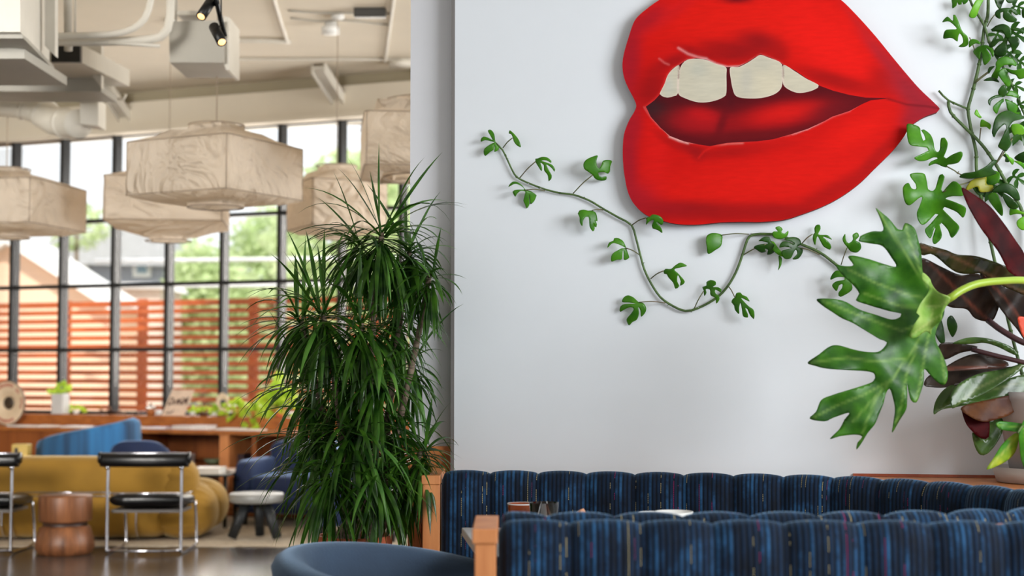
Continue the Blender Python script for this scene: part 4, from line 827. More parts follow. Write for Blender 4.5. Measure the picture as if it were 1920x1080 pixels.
# variegated low plant in front of the pot
vg = thing('variegated_plant', 'yellow and green variegated leaves hanging over the pale saucer', 'plant', Vector((PC.x-.03, PC.y-.26, .891)))
M['vari'] = leaf_mat('variegated_leaf', (196,206,62), (72,150,42), vein=(214,214,120), rough=.35, tcol=(190,220,80)); M['vari_g'] = leaf_mat('variegated_leaf_green', (74,146,40), (40,104,30), vein=(150,190,80), rough=.35)
traced('leaf', vg, M['vari_g'], [(1867,795),(1874,790),(1900,792),(1925,797),(1915,809),(1890,808),(1873,804)], YY(5.14,.03,0), 4, [[(1869,797),(1920,802)]], 1.5)
traced('leaf', vg, M['vari'], [(1850,880),(1862,860),(1880,832),(1904,812),(1911,817),(1905,845),(1892,861),(1872,873)], YY(5.10,.03,.03), 4, [[(1852,878),(1880,850),(1908,816)]], 1.6)
traced('leaf', vg, M['vari_g'], [(1911,812),(1922,785),(1935,790),(1935,885),(1924,884),(1915,862),(1912,838)], YY(5.08,.03,.02), 4, [[(1920,800),(1926,880)]], 1.5)
gp = P(1925, 800, 5.17)
MB().tube(smooth_path([P(1908,812,5.10), P(1916,800,5.12), gp, P(1950,795,5.2), Vector((PC.x+.03, PC.y-.14, 1.17))], .01), .004, 8).build('stem', M['vine_stem'], vg)
# ================================================================== DRACAENA in its terracotta pot
M['drac'] = leaf_mat('dracaena_leaf', (60,98,26), (14,40,12), rough=.25, trans=.15, tcol=(90,160,50))
M['drac2'] = leaf_mat('dracaena_leaf_light', (96,138,58), (60,108,40), rough=.3, trans=.2, tcol=(120,180,60))
DY = 5.72
dr = thing('dracaena', 'tall bushy green dracaena in a terracotta pot between lounge and white wall', 'plant', P(668, 1000, DY)*1.0)
dc = P(665, 1003, DY); zr = dc.z
MB().lathe([(0,.0),(.10,.0),(.125,zr-.05),(.142,zr-.045),(.144,zr),(.128,zr),(.122,zr-.03),(0,zr-.03)], (dc.x, DY, 0), 48).build('pot', M['terracotta'], dr)
MB().lathe([(0,zr-.028),(.122,zr-.028)], (dc.x, DY, 0), 32).build('soil', M['soil'], dr)
crowns = [ # px, py, dY, leaves, spread (px), upward bias
 (716,436,-.06,95,175,.9),(676,452,.06,60,150,.6),(768,470,.02,85,150,.6),(806,512,-.08,45,120,.5),
 (606,586,-.10,95,165,.8),(564,598,.05,60,150,.9),(678,606,-.14,80,170,.35),(745,580,.10,75,190,.1),
 (640,700,-.02,80,190,.15),(716,700,-.12,80,190,.1),(580,720,.08,55,170,.1),(772,676,.10,40,150,.1),
 (660,800,-.16,80,190,.1),(590,812,-.02,60,170,.1),(740,800,.0,70,180,.15),(792,842,-.10,60,130,.9),
 (620,880,-.20,50,170,.0),(710,880,-.18,60,170,.05),(760,900,.0,40,130,.1)]
rg = random.Random(21)
def drac_leaf(mb, c, th, el, L, w, droop, twist):
    n = 9; d = Vector((math.cos(th)*math.cos(el), math.sin(th)*math.cos(el)*.75, math.sin(el))); p = Vector(c); rows = []
    side = Vector((-math.sin(th+twist), math.cos(th+twist), 0)); side = (side - d*side.dot(d)).normalized()
    for i in range(n+1):
        t = i/n; ww = w*(.55+.9*t if t < .35 else .865+.135*min(1, (t-.35)/.1))*(1 if t < .55 else max(.02, 1-((t-.55)/.45)**1.4))
        up = side.cross(d).normalized()
        rows.append([p-side*ww+up*ww*.35, p.copy(), p+side*ww+up*ww*.35])
        d = (d+Vector((0,0,-droop/n*(.4+1.3*t)))).normalized(); p = p+d*(L/n); side = (side - d*side.dot(d)).normalized()
    mb.grid(rows)
for ci, (px, py, dy, nl, spx, upb) in enumerate(crowns):
    c = P(px, py, DY+dy); L0 = spx*DY/F; mb = MB(); mb2 = MB()
    for i in range(nl):
        t = i/nl; el = math.radians(85-150*t**(.55+.0) if rg.random() < upb else 30-110*t)+rg.uniform(-.2,.2)
        L = L0*rg.uniform(.72, 1.12)*(1.0 if el > 0 else .92); th = rg.uniform(0, 2*PI)
        q = c + Vector((rg.uniform(-.015,.015), rg.uniform(-.015,.015), -.07*t))
        x_end = q.x + math.cos(th)*L*.9*math.cos(el)
        if x_end > P(842, 600, DY).x: L *= .62
        if q.y+math.sin(th)*L*.7*math.cos(el) > 5.96: L *= .6
        drac_leaf(mb2 if rg.random() < .10 else mb, q, th, el, L, rg.uniform(.0065,.0105), rg.uniform(.35, .8) if el > .9 else rg.uniform(.9, 2.2), rg.uniform(-.6,.6))
    if ci == 15: pass
    o = mb.build('leaf_crown', M['drac'], dr); mb2.build('light_leaves', M['drac2'], o)
for (x0, pts) in ((-.04, [(716,436,-.06),(700,600,-.04),(690,800,-.03),(683,960,0)]), (.04, [(768,470,.02),(750,600,.05),(728,780,.05),(710,940,.02)]), (-.08, [(606,586,-.1),(625,700,-.08),(645,850,-.05),(655,960,0)]), (.0, [(678,606,-.14),(680,750,-.1),(672,960,-.02)]), (.07, [(792,842,-.1),(765,900,-.06),(716,990,0)]), (-.06,[(564,598,.05),(600,750,.05),(650,950,.03)]), (.03,[(806,512,-.08),(780,650,-.02),(735,850,.0),(700,980,0)])):
    q = [P(a, b, DY+dy) for a, b, dy in pts]+[Vector((dc.x+x0, DY, zr-.04))]
    sp2 = smooth_path(q, .03); n = len(sp2)
    MB().tube(sp2, [.009+.009*i/(n-1)+.0015*math.sin(i*2.2) for i in range(n)], 9).build('trunk', M['bark'], dr)
# ================================================================== THE LOUNGE BEYOND
def mpath(pts, r, mat, name, parent=None, loc=None, n=10, step=.03):
    return MB().tube(smooth_path(pts, step), r, n).build(name, mat, parent, loc=loc)
def rot2(x, y, a): return (x*math.cos(a)-y*math.sin(a), x*math.sin(a)+y*math.cos(a))
# ---- paper pendant lamps
m = translucent(pm('washi_paper', (240,230,216), .9, var=.05, scale=3, bump=0), (250,236,218), .5); M['washi'] = m
nt = m.node_tree; b = nt.nodes['Principled BSDF']; tc = N(nt, 'ShaderNodeTexCoord')
vo = N(nt, 'ShaderNodeTexNoise', Scale=2.4, Detail=2.0, Distortion=4.5); nt.links.new(tc.outputs['Object'], vo.inputs['Vector'])
bp = N(nt, 'ShaderNodeBump', Strength=1.0, Distance=.09); nt.links.new(vo.outputs[0], bp.inputs['Height']); nt.links.new(bp.outputs[0], b.inputs['Normal'])
M['seam'] = pm('lamp_seam_wire', (168,150,130), .7)
def sq_outline(h, rc, n=6):
    pts = []
    for k, (sx, sy) in enumerate(((1,1),(-1,1),(-1,-1),(1,-1))):
        for i in range(n+1):
            a = PI/2*(k+i/n); pts.append((sx*(h-rc)+rc*math.cos(a), sy*(h-rc)+rc*math.sin(a)))
    return pts
def paper_lamp(cx, cy, side, rot, zb, zt, zlow, zhigh, rr_, lb, bow=.0, ztop=4.0, seams=True):
    t = thing('paper_pendant_lamp', lb, 'lamp', (cx, cy, ztop), 'paper lanterns over the lounge')
    base = sq_outline(1, .10); m_ = len(base)
    def ring(h, z, circ=0.0):
        row = []
        for (x, y) in base:
            a = math.atan2(y, x); X = x*h*(1-circ)+math.cos(a)*h*circ; Y = y*h*(1-circ)+math.sin(a)*h*circ
            X, Y = rot2(X, Y, rot); row.append(Vector((cx+X, cy+Y, z)))
        return row
    h = side/2; H = zt-zb; rows = [ring(rr_, zlow, 1), ring(rr_*1.02, zlow+.03, 1), ring(rr_*1.5, zlow+.045, .8), ring(h*.80, zb-.035, .35), ring(h*.985, zb-.004, .02)]
    for i in range(7): rows.append(ring(h*(1+bow*math.sin(PI*i/6)), zb+H*i/6, .0))
    rows += [ring(h*.98, zt+.004, .02), ring(h*.8, zt+.04, .35), ring(rr_*1.5, zhigh-.045, .8), ring(rr_*1.02, zhigh-.03, 1), ring(rr_, zhigh, 1)]
    rg_ = random.Random(int(cx*100)+5)
    for i in range(2, len(rows)-2):
        for k in range(m_): rows[i][k] = rows[i][k]+Vector((rg_.uniform(-.004,.004), rg_.uniform(-.004,.004), rg_.uniform(-.004,.004)))
    MB().grid(rows, True, wrap=True).build('lamp_shade', M['washi'], t)
    fr = MB()
    for z in (zb, zt): 
        q = ring(h*1.003, z); fr.tube(q+[q[0]], .0035, 5, False)
    for k in range(4):
        i = k*7+3
        X, Y = rot2(base[i][0]*h*1.003, base[i][1]*h*1.003, rot); fr.tube([(cx+X, cy+Y, zb), (cx+X, cy+Y, zt)], .0035, 5)
    for z in (zlow, zhigh):
        fr.tube([(cx+rr_*math.cos(w*PI/12), cy+rr_*math.sin(w*PI/12), z) for w in range(25)], .005, 5, False)
    fr.build('wire_frame', M['seam'], t)
    MB().tube([(cx-rr_,cy,zhigh), (cx+rr_,cy,zhigh)], .004, 6).tube([(cx,cy-rr_,zhigh), (cx,cy+rr_,zhigh)], .004, 6).build('spider', M['chrome'], t)
    MB().tube([(cx,cy,zhigh), (cx,cy,ztop-.02)], .0035, 6).build('cord', M['seam'], t)
    MB().lathe([(0,ztop),(.05,ztop),(.05,ztop-.03),(.0,ztop-.035)], (cx,cy,0), 20).build('ceiling_rose', M['white_ceramic'], t)
    MB().lathe([(0,zb+.08),(.03,zb+.09),(.045,zb+.14),(.03,zb+.19),(.015,zb+.23),(0,zb+.23)], (cx,cy,0), 16).build('bulb', M['white_ceramic'], t)
    MB().tube([(cx,cy,zb+.22),(cx,cy,zhigh)], .012, 8).build('lamp_holder', M['seam'], t)
th = math.radians(27.5)
C0 = P(425, 300, 9.1); s = .82; cx, cy = C0.x+s/2*(-math.cos(th)+math.sin(th)), C0.y+s/2*(math.cos(th)+math.sin(th))
paper_lamp(cx, cy, s, -th, P(425,352,9.1).z, P(425,249,9.1).z, P(373,389,cy).z, P(373,236,cy).z, .18, 'largest square paper pendant lamp, hanging nearest in the middle of the lounge')
C0 = P(58, 300, 10.6); s = .88; t_ = math.radians(11); cx, cy = C0.x+s/2*(-math.cos(t_)+math.sin(t_)), C0.y+s/2*(math.cos(t_)+math.sin(t_))
paper_lamp(cx, cy, s, -t_, P(58,416,10.6).z, P(58,332,10.6).z, P(0,446,cy).z, P(0,318,cy).z, .175, 'square paper pendant lamp cut off by the left edge of the photo')
C0 = P(193, 300, 11.0); s = .88; t_ = math.radians(7.7); cx, cy = C0.x+s/2*(math.cos(t_)-math.sin(t_)), C0.y+s/2*(math.cos(t_)+math.sin(t_))
paper_lamp(cx, cy, s, t_, P(193,410,11.0).z, P(193,327,11.0).z, P(287,452,cy).z, P(287,312,cy).z, .175, 'square paper pendant lamp lower and behind the largest one')
C0 = P(586, 300, 10.9); s = .60; t_ = math.radians(27); cx, cy = C0.x+s/2*(math.cos(t_)-math.sin(t_)), C0.y+s/2*(math.cos(t_)+math.sin(t_))
paper_lamp(cx, cy, s, t_, P(586,421,10.9).z, P(586,333,10.9).z, P(619,447,cy).z, P(619,312,cy).z, .155, 'smaller square paper pendant lamp right behind the top of the spiky plant')
C0 = P(684, 300, 9.4); s = .88; t_ = math.radians(7.7); cx, cy = C0.x+s/2*(math.cos(t_)-math.sin(t_)), C0.y+s/2*(math.cos(t_)+math.sin(t_))
paper_lamp(cx, cy, s, t_, P(684,307,9.4).z, P(684,207,9.4).z, P(780,334,cy).z, P(780,192,cy).z, .30, 'highest paper pendant lamp, half hidden behind the grey pier')
# ---- ceiling services
def prism_d(pts, Y0, Y1, dx=0.0):
    f = [P(x, y, Y0) for x, y in pts]; n = len(pts); bk = [Vector((v.x+dx, Y1, v.z)) for v in f]
    return MB().add(f+bk, [tuple(range(n)), tuple(range(n, 2*n))[::-1]]+[(i, n+i, n+(i+1)%n, (i+1)%n) for i in range(n)])
ac = thing('air_handler', 'big painted air handling box hung in the top left corner', 'air handler', P(-60, -60, 8.0))
prism_d([(-160,-90), (38,-90), (38,60), (-160,60)], 8.0, 8.9, -.12).build('body', M['duct'], ac)
prism_d([(-160,60), (40,60), (44,72), (-160,72)], 8.05, 8.95, -.1).build('drip_tray', M['duct_grey'], ac)
prism_d([(-160,72), (46,92), (46,110), (-160,110)], 8.3, 9.1, .0).build('lower_section', M['duct_grey'], ac)
q = prism_d([(48,-90), (84,-90), (84,86), (48,96)], 8.75, 8.80); q.build('side_flange', M['duct'], ac)
prism_d([(84,-90), (103,-90), (103,105), (84,86)], 8.6, 8.66).build('side_flange', M['duct'], ac)
z = P(0,0,8).z
for x in (-120, 20):
    p = P(x, -80, 8.4); MB().tube([p, (p.x, p.y, 4.0)], .008, 6).build('hanger_rod', M['duct_grey'], ac)
du = thing('supply_duct', 'painted rectangular duct with a dark open end behind the air handler', 'duct', P(60, 100, 9.5))
prism_d([(-200,118), (154,118), (154,84), (-200,84)], 9.5, 10.3, .1).build('duct_body', M['duct'], du)
prism_d([(96,116), (150,116), (150,86), (96,86)], 9.46, 9.495).build('open_end_shade', M['black'], du)  # black plate stands in for the shade inside the open end
prism_d([(154,82), (190,84), (190,165), (158,122)], 9.9, 9.96).build('end_plate', M['duct'], du)
prism_d([(-200,120), (156,120), (190,160), (190,172), (-200,170)], 10.0, 10.4).build('lower_plenum', M['duct_grey'], du)
for x in (0, 140):
    p = P(x, 90, 9.9); MB().tube([p, (p.x, p.y, 4.0)], .008, 6).build('hanger_strap', M['duct_grey'], du)
rd = thing('round_duct', 'curved round white duct elbows under the rectangular duct', 'duct', P(110, 220, 10.8))
q = smooth_path([P(-120,190,10.9), P(10,192,10.9), P(70,205,10.9), P(105,228,10.8), P(150,232,10.6)], .06)
MB().tube(q, .105, 20).build('elbow', M['duct'], rd)
for k in (int(len(q)*.5), int(len(q)*.66), int(len(q)*.82)):
    d = (q[k+1]-q[k]).normalized(); MB().tube([q[k]-d*.015, q[k]+d*.015], .113, 20).build('seam_band', M['duct'], rd)
prism_d([(160,178), (184,186), (184,236), (150,232), (150,190)], 10.5, 10.7).build('register_box', M['duct'], rd)
MB().tube([P(170,186,10.6), P(232,186,10.6), P(236,176,10.6)], .012, 8).build('sensor_pipe', M['duct'], rd)
p = P(40, 190, 10.9); MB().tube([(p.x,p.y,p.z+.1), (p.x,p.y,4.0)], .006, 6).build('hanger_rod', M['duct_grey'], rd)
# conduits
for i, (pts, r, lb) in enumerate((
    ([(100,68),(180,66),(232,60),(262,45),(278,20),(290,-40)], .021, 'upper bent conduit pipe curving up beside the air handler'),
    ([(100,78),(200,78),(285,73),(308,62),(318,35),(322,-60)], .027, 'lower thick conduit pipe turning up near the ceiling box'))):
    o = MB().tube(smooth_path([P(x, y, 8.9+.1*i) for x, y in pts], .04), r, 12).build('conduit_pipe', M['duct'], loc=P(200,70,8.9)); tag(o, lb, 'pipe', 'bent pipes by the air handler')
    p = P(*pts[-1], 8.9+.1*i)
o = MB().tube([P(128,95,9.2), P(126,-140,9.2)], .026, 12).build('drop_pipe', M['duct'], loc=P(128,95,9.2)); tag(o, 'straight vertical pipe dropping beside the air handler', 'pipe')
o = MB().tube([P(205,80,8.98), P(300,86,9.0)], .012, 8).build('side_pipe', M['duct'], loc=P(205,80,8.98)); tag(o, 'short thin pipe under the thick bent conduit', 'pipe')
jb = thing('ceiling_box', 'painted square equipment box under the ceiling behind the black spotlights', 'box', P(370, 80, 9.3))
prism_d([(317,40), (418,38), (419,117), (318,117)], 9.2, 9.7).build('body', M['duct_grey'], jb)
prism_d([(420,30), (430,32), (430,131), (424,131), (419,117)], 9.25, 9.6).build('side_bracket', M['duct'], jb)
prism_d([(332,20), (372,20), (372,28), (332,28)], 9.3, 9.5).build('top_bracket', M['duct'], jb)
for x in (330, 410):
    p = P(x, 42, 9.4); MB().tube([p, (p.x, p.y, 4.0)], .007, 6).build('hanger_rod', M['duct_grey'], jb)
# track with two spots
M['lens'] = bpy.data.materials.new('warm_lamp_lens'); M['lens'].use_nodes = True
_b = M['lens'].node_tree.nodes['Principled BSDF']; _b.inputs['Emission Color'].default_value = (1,.55,.22,1); _b.inputs['Emission Strength'].default_value = 2.2; _b.inputs['Base Color'].default_value = (.8,.5,.2,1)
tr = thing('track_rail', 'black ceiling track that carries the two spotlights', 'light track', P(398, 0, 7.4))
MB().tube([P(392,-60,7.3), P(421,68,7.5)], .014, 4).build('rail', M['black'], tr)
p = P(414, -30, 7.4); MB().tube([P(414,-90,7.4), P(415,40,7.4)], .004, 6).build('hanger', M['black'], tr)
p = P(392, -60, 7.3); MB().tube([p, (p.x, p.y, 4.0)], .006, 6).build('drop_rod', M['black'], tr)
for (a, b_, an, lb) in (((396,2), (377,31), (404,8), 'upper black spotlight aimed down left'), ((401,50), (416,79), (412,50), 'lower black spotlight aimed down right')):
    t = thing('spotlight', lb, 'spotlight', P(*a, 7.4), 'black spotlights on the ceiling track')
    A, B = P(*a, 7.42), P(*b_, 7.34); d = (B-A).normalized()
    MB().tube([A, B], .026, 20).build('body', M['black'], t)
    MB().tube([B-d*.002, B+d*.001], .019, 18).build('lens', M['lens'], t)
    MB().tube([P(*an, 7.42), (A+B)/2], .008, 8).build('bracket', M['black'], t)
# canopies, sensors, small pipes on the ceiling
def ceil_pt(px, py):
    d = ray(px, py); return CAM + d*((4.0-HC)/d.z)
def small(name, px, py, r, h, mat, lb, cat):
    p = ceil_pt(px, py); o = MB().lathe([(0,4.0),(r*.7,4.0),(r*.7,4.0-h*.4),(r,4.0-h*.45),(r,4.0-h),(0,4.0-h*1.05)], (p.x,p.y,0), 24).build(name, mat, loc=(p.x,p.y,4.0-h)); tag(o, lb, cat); return o
small('junction_canopy', 620, 40, .07, .10, M['white_ceramic'], 'white round fixture on the ceiling above the smaller lamp', 'fixture')
small('smoke_detector', 752, 112, .11, .06, M['duct'], 'pale round detector on the ceiling by the grey pier', 'detector')
p = ceil_pt(694, 16); o = MB().box((p.x-.12,p.y-.04,3.93), (p.x+.12,p.y+.04,4.0)).build('ceiling_sensor', pm('dark_plastic', (52,50,48), .4), loc=(p.x,p.y,3.93), bevel=.01); tag(o, 'small dark bar fixture on the ceiling', 'fixture')
for i, (pts, r, lb) in enumerate((
    ([(428,108),(600,108),(780,109)], .012, 'long straight ceiling conduit running to the grey pier'),
    ([(504,-40),(522,20),(540,76)], .016, 'slanted ceiling conduit left of the round white fixture'),
    ([(428,72),(490,72),(545,74)], .018, 'short ceiling conduit beside the equipment box'),
    ([(742,-30),(732,40),(722,112)], .015, 'slanted ceiling conduit beside the grey pier'),
    ([(540,18),(600,22),(660,22),(735,24)], .007, 'thin upper cable looping along the ceiling'),
    ([(545,32),(600,38),(640,36),(700,42),(735,46)], .006, 'thin lower cable looping along the ceiling'))):
    q = []
    for (x, y) in pts:
        v = ceil_pt(x, min(y, 112)); q.append(Vector((v.x, v.y, 4.0-r-.002)))
    o = MB().tube(smooth_path(q, .06), r, 8).build('ceiling_conduit', M['duct'] if i < 4 else M['duct_grey'], loc=q[0]); tag(o, lb, 'conduit', 'conduits along the ceiling')
# slanted steel braces on the far wall
for i, (x0, y0, x1, y1, lb) in enumerate(((596,126,640,196,'slanted white steel brace on the far wall right of the largest lamp'), (198,165,240,228,'slanted white steel brace on the far wall above the largest lamp'))):
    t = thing('steel_brace', lb, 'brace', WW.hit(x1, y1, .02), 'slanted braces on the far wall')
    A = WW.hit(x0, y0, .55); B = WW.hit(x1, y1, .02)
    dd = (B-A); S_ = WW.d*.06
    for k, (wd, th_) in enumerate((((-1.0), .012), ((1.0), .012))):
        mbb = MB(); off = S_*wd; up = Vector((0,0,.05))
        mbb.add([A+off-WW.d*.008-up, A+off+WW.d*.008-up, A+off+WW.d*.008+up, A+off-WW.d*.008+up, B+off-WW.d*.008-up, B+off+WW.d*.008-up, B+off+WW.d*.008+up, B+off-WW.d*.008+up], [(0,1,2,3),(7,6,5,4),(0,4,5,1),(1,5,6,2),(2,6,7,3),(3,7,4,0)])
        mbb.build('flange', M['duct'], t)
    MB().add([A-S_+Vector((0,0,.01)), A+S_+Vector((0,0,.01)), B+S_+Vector((0,0,.01)), B-S_+Vector((0,0,.01)), A-S_-Vector((0,0,.01)), A+S_-Vector((0,0,.01)), B+S_-Vector((0,0,.01)), B-S_-Vector((0,0,.01))], [(0,1,2,3),(7,6,5,4),(0,4,5,1),(1,5,6,2),(2,6,7,3),(3,7,4,0)]).build('web', M['duct'], t)
    MB().add([A-WW.d*.12+Vector((0,0,.06)), A+WW.d*.12+Vector((0,0,.06)), A+WW.d*.12-WW.n*.1+Vector((0,0,.06)), A-WW.d*.12-WW.n*.1+Vector((0,0,.06)), A-WW.d*.12+Vector((0,0,.075)), A+WW.d*.12+Vector((0,0,.075)), A+WW.d*.12-WW.n*.1+Vector((0,0,.075)), A-WW.d*.12-WW.n*.1+Vector((0,0,.075))], [(0,3,2,1),(4,5,6,7),(0,1,5,4),(1,2,6,5),(2,3,7,6),(3,0,4,7)]).build('end_plate', M['duct'], t)
# ================================================================== WINDOW COUNTER AND SHELVES
LZ = ZS
led2 = tag(MB().wbox(WW, U0-1, U1, LZ-.11, LZ, .002, .25).build('window_sill_ledge', M['shelf'], loc=WW.at(-3, LZ)), 'raised wooden ledge running along under the big window', 'ledge')
ct = thing('window_bookshelf', 'long low wooden bookshelf counter beneath the window ledge', 'bookshelf', WW.at(-3, 0, .4))
CZ = .742
MB().wbox(WW, U0-1, U1, CZ-.035, CZ, .002, .66).build('counter_top', M['shelf'], ct)
ua, ub, uc = WW.u(250, 820, .62), WW.u(414, 820, .62), WW.u(432, 820, .62)
MB().wbox(WW, U0-1, ua, .0, CZ-.035, .02, .62).build('closed_front', M['shelf_v'], ct)
MB().wbox(WW, ub, uc, .0, CZ-.035, .02, .64).build('divider', M['oak'], ct)
MB().wbox(WW, ua, ub, .0, CZ-.035, .02, .06).build('back_panel', M['shelf_v'], ct)
MB().wbox(WW, ua, ub, .0, .07, .06, .62).build('base_board', M['shelf'], ct)
MB().wbox(WW, ua, ub, .40, .425, .06, .60).build('shelf', M['shelf'], ct)
ud = WW.u(520, 820, .62)
MB().wbox(WW, uc, U1, .0, CZ-.035, .02, .10).build('back_panel', M['shelf_v'], ct)
MB().wbox(WW, uc, U1, .32, .345, .10, .60).build('shelf', M['shelf'], ct)
MB().wbox(WW, WW.u(470,820,.62), WW.u(478,820,.62), .345, CZ-.035, .10, .60).build('divider', M['shelf_v'], ct)
MB().wbox(WW, uc, U1, .0, .06, .10, .62).build('base_board', M['shelf'], ct)
def wthing(px, off, name, lb, cat, z=LZ, group=None): 
    return thing(name, lb, cat, WW.at(WW.u(px, 770, off), z, off), group)
# books and magazines on the counter
rgb_ = random.Random(5)
bk_specs = [(55,62,.56,[(0,.012)],(240,238,236)), (88,30,.50,[(0,.014)],(226,220,210)), (145,40,.54,[(0,.016)],(238,236,240)), (200,30,.5,[(0,.012)],(214,208,216)), (262,32,.50,[(0,.014)],(218,206,196)), (300,36,.52,[(0,.018)],(196,190,214)),
            (350,34,.50,[(0,.022),(.022,.014)],(186,170,170)), (380,32,.46,[(0,.02),(.02,.018)],(222,214,220)), (434,36,.5,[(0,.016)],(230,222,214)), (470,40,.55,[(0,.012)],(226,214,200))]
names = ['open white magazine by the painted disc', 'pale magazine just right of the open white one', 'white book lying left of the blue striped chair', 'thin grey book hidden behind the blue striped chair top', 'thin cream book right of the blue striped chair', 'lilac grey book left of the lettered board', 'two', 'two', 'flat pale book just right of the shelf divider', 'thin cream book near the trailing plants']
k = 0
for i, (px, wpx, off, stack, c) in enumerate(bk_specs):
    u = WW.u(px, 795, off); w = wpx*14.0/F*.62
    for j, (dz, h) in enumerate(stack):
        lb = names[i] if len(stack) == 1 else ['lower book', 'upper book'][j]+(' of the stack under the lettered board' if px == 350 else ' of the stack right of the lettered board')
        z0 = CZ+.001+dz; t = thing('book', lb, 'book', WW.at(u, z0, off), 'books lying on the window counter')
        cc = tuple(max(0, min(255, int(x*(1-.08*j)))) for x in c)
        MB().wbox(WW, u-w, u+w, z0, z0+h*.14, off-.09, off+.09).wbox(WW, u-w, u+w, z0+h*.82, z0+h*.97, off-.09, off+.09).wbox(WW, u-w, u-w+.004, z0, z0+h*.97, off-.09, off+.09).build('cover', pm('book_cover_%d_%d' % (i, j), cc, .5), t)
        MB().wbox(WW, u-w+.004, u+w-.006, z0+h*.14, z0+h*.82, off-.086, off+.086).build('pages', M['paper'], t)
# round painted disc at the left edge
ctr = WW.hit(18, 752, .34); R_ = 40*14.9/F
ds = thing('painted_disc', 'large round cream disc with red lettering and dark hub at the left edge', 'disc', Vector((ctr.x, ctr.y, CZ)))
MW2 = Matrix(((WW.d.x, 0, WW.n.x), (WW.d.y, 0, WW.n.y), (0, 1, 0)))
tl = Matrix.Rotation(0, 3, 'X')
def disc_prof(prof, mat, name, par, c, R, cl=False): return MB().lathe([(r*R, z*R) for r, z in prof], c, 48, M=MW2, closed=cl).build(name, mat, par)
ctr.z = CZ+R_+.004
M['cream'] = pm('cream_paint', (236,216,188), .6, rgb2=(214,190,158), scale=5)
disc_prof([(0,.05),(.30,.05),(.40,.10),(.55,.16),(.93,.20),(.97,.20),(1.0,.16),(1.0,.12),(.93,.12),(.5,.04),(0,0)], M['cream'], 'disc_plate', ds, ctr, R_)
disc_prof([(.985,.21),(1.02,.18),(1.02,.12),(.98,.10)], pm('disc_rim', (120,96,80), .5), 'rim', ds, ctr, R_, True)
disc_prof([(0,.11),(.10,.12),(.22,.10),(.30,.055),(.30,.04),(0,.04)], pm('disc_hub', (86,70,54), .4, rgb2=(48,38,30)), 'hub', ds, ctr, R_)
mb = MB(); rgx = random.Random(9)
for a0, a1, n_ in ((140, 64, 9), (52, 34, 2), (18, -16, 4), (-60, -125, 8)):
    for i in range(n_):
        a = math.radians(a0+(a1-a0)*(i+.5)/n_); r0, r1 = (.76, .92)
        for (da, ra, rb_) in ((-.045, r0, r1), (.03, r0, r1 if rgx.random() < .6 else (r0+r1)/2)):
            q = [(ra*math.cos(a+da-.014), ra*math.sin(a+da-.014)), (ra*math.cos(a+da+.014), ra*math.sin(a+da+.014)), (rb_*math.cos(a+da+.014), rb_*math.sin(a+da+.014)), (rb_*math.cos(a+da-.014), rb_*math.sin(a+da-.014))]
            f = lambda z: [ctr+MW2 @ Vector((x*R_, y*R_, z*R_)) for x, y in q]
            A_ = f(.205); B_ = f(.18); mb.add(A_+B_, [(0,1,2,3),(7,6,5,4),(0,4,5,1),(1,5,6,2),(2,6,7,3),(3,7,4,0)])
        aa = a; rm = rgx.choice((r0+.02, (r0+r1)/2, r1-.02)); q = [(rm-.02, -.045), (rm-.02, .03), (rm+.02, .03), (rm+.02, -.045)]
        A_ = [ctr+MW2 @ Vector((r*math.cos(aa+d_)*R_, r*math.sin(aa+d_)*R_, .205*R_)) for r, d_ in q]; B_ = [v-WW.n*.004 for v in A_]
        mb.add(A_+B_, [(0,1,2,3),(7,6,5,4),(0,4,5,1),(1,5,6,2),(2,6,7,3),(3,7,4,0)])
mb.build('lettering', pm('red_letter_paint', (176,60,48), .6), ds)
# small speaker horn
ctr = WW.hit(420, 759, .13); R2 = 17.5*14.2/F; ctr.z = LZ+R2*1.12+.02
hs = thing('small_disc_ornament', 'small oval disc ornament with a dark centre on the window ledge', 'ornament', Vector((ctr.x, ctr.y, LZ)))
SC = Matrix(((.8,0,0),(0,1.12,0),(0,0,1)))
MB().lathe([(0,.0),(.02,.012),(R2*.5,.02),(R2*.95,.035),(R2,.03),(R2*.95,.015),(R2*.5,0),(0,-.01)], ctr, 32, M=MW2 @ SC).build('disc_plate', M['cream'], hs)
MB().lathe([(0,.03),(R2*.25,.034),(R2*.4,.022)], ctr, 24, M=MW2 @ SC).build('centre', pm('dark_blue_grey', (70,68,84), .5), hs)
MB().wbox(WW, WW.u(420,770,.13)-.03, WW.u(420,770,.13)+.03, LZ+.0005, LZ+.03, .10, .16).build('foot', M['shelf'], hs)
# lettered board leaning on the ledge
u0b, u1b = WW.u(306, 770, .15), WW.u(347, 770, .15); hb = zat(330, 731)-LZ
bd = thing('lettered_board', 'pale board with brown hand lettering leaning on the window ledge', 'sign', WW.at((u0b+u1b)/2, LZ, .15))
Ls = .045; lean = .10
def bpt(u, v, o): return WW.at(u0b+(u1b-u0b)*u+Ls*v, LZ+.001+hb*v, .17-lean*v+o)
q = [bpt(0,0,.006), bpt(1,0,.006), bpt(1,1,.006), bpt(0,1,.006), bpt(0,0,-.006), bpt(1,0,-.006), bpt(1,1,-.006), bpt(0,1,-.006)]
BX = [(0,1,2,3),(7,6,5,4),(0,4,5,1),(1,5,6,2),(2,6,7,3),(3,7,4,0)]
MB().add(q, BX).build('board', pm('kraft_board', (232,206,184), .7), bd)
mb = MB()
def stroke(pts, w=.012):
    for (a, b_) in zip(pts[:-1], pts[1:]):
        A = Vector(a); B = Vector(b_); d = (B-A).normalized(); n_ = Vector((-d.y, d.x))*w*1.2
        c = [A-n_, B-n_, B+n_, A+n_]; mb.add([bpt(x.x, x.y, .0075) for x in c]+[bpt(x.x, x.y, .005) for x in c], BX)
W_ = 1.6
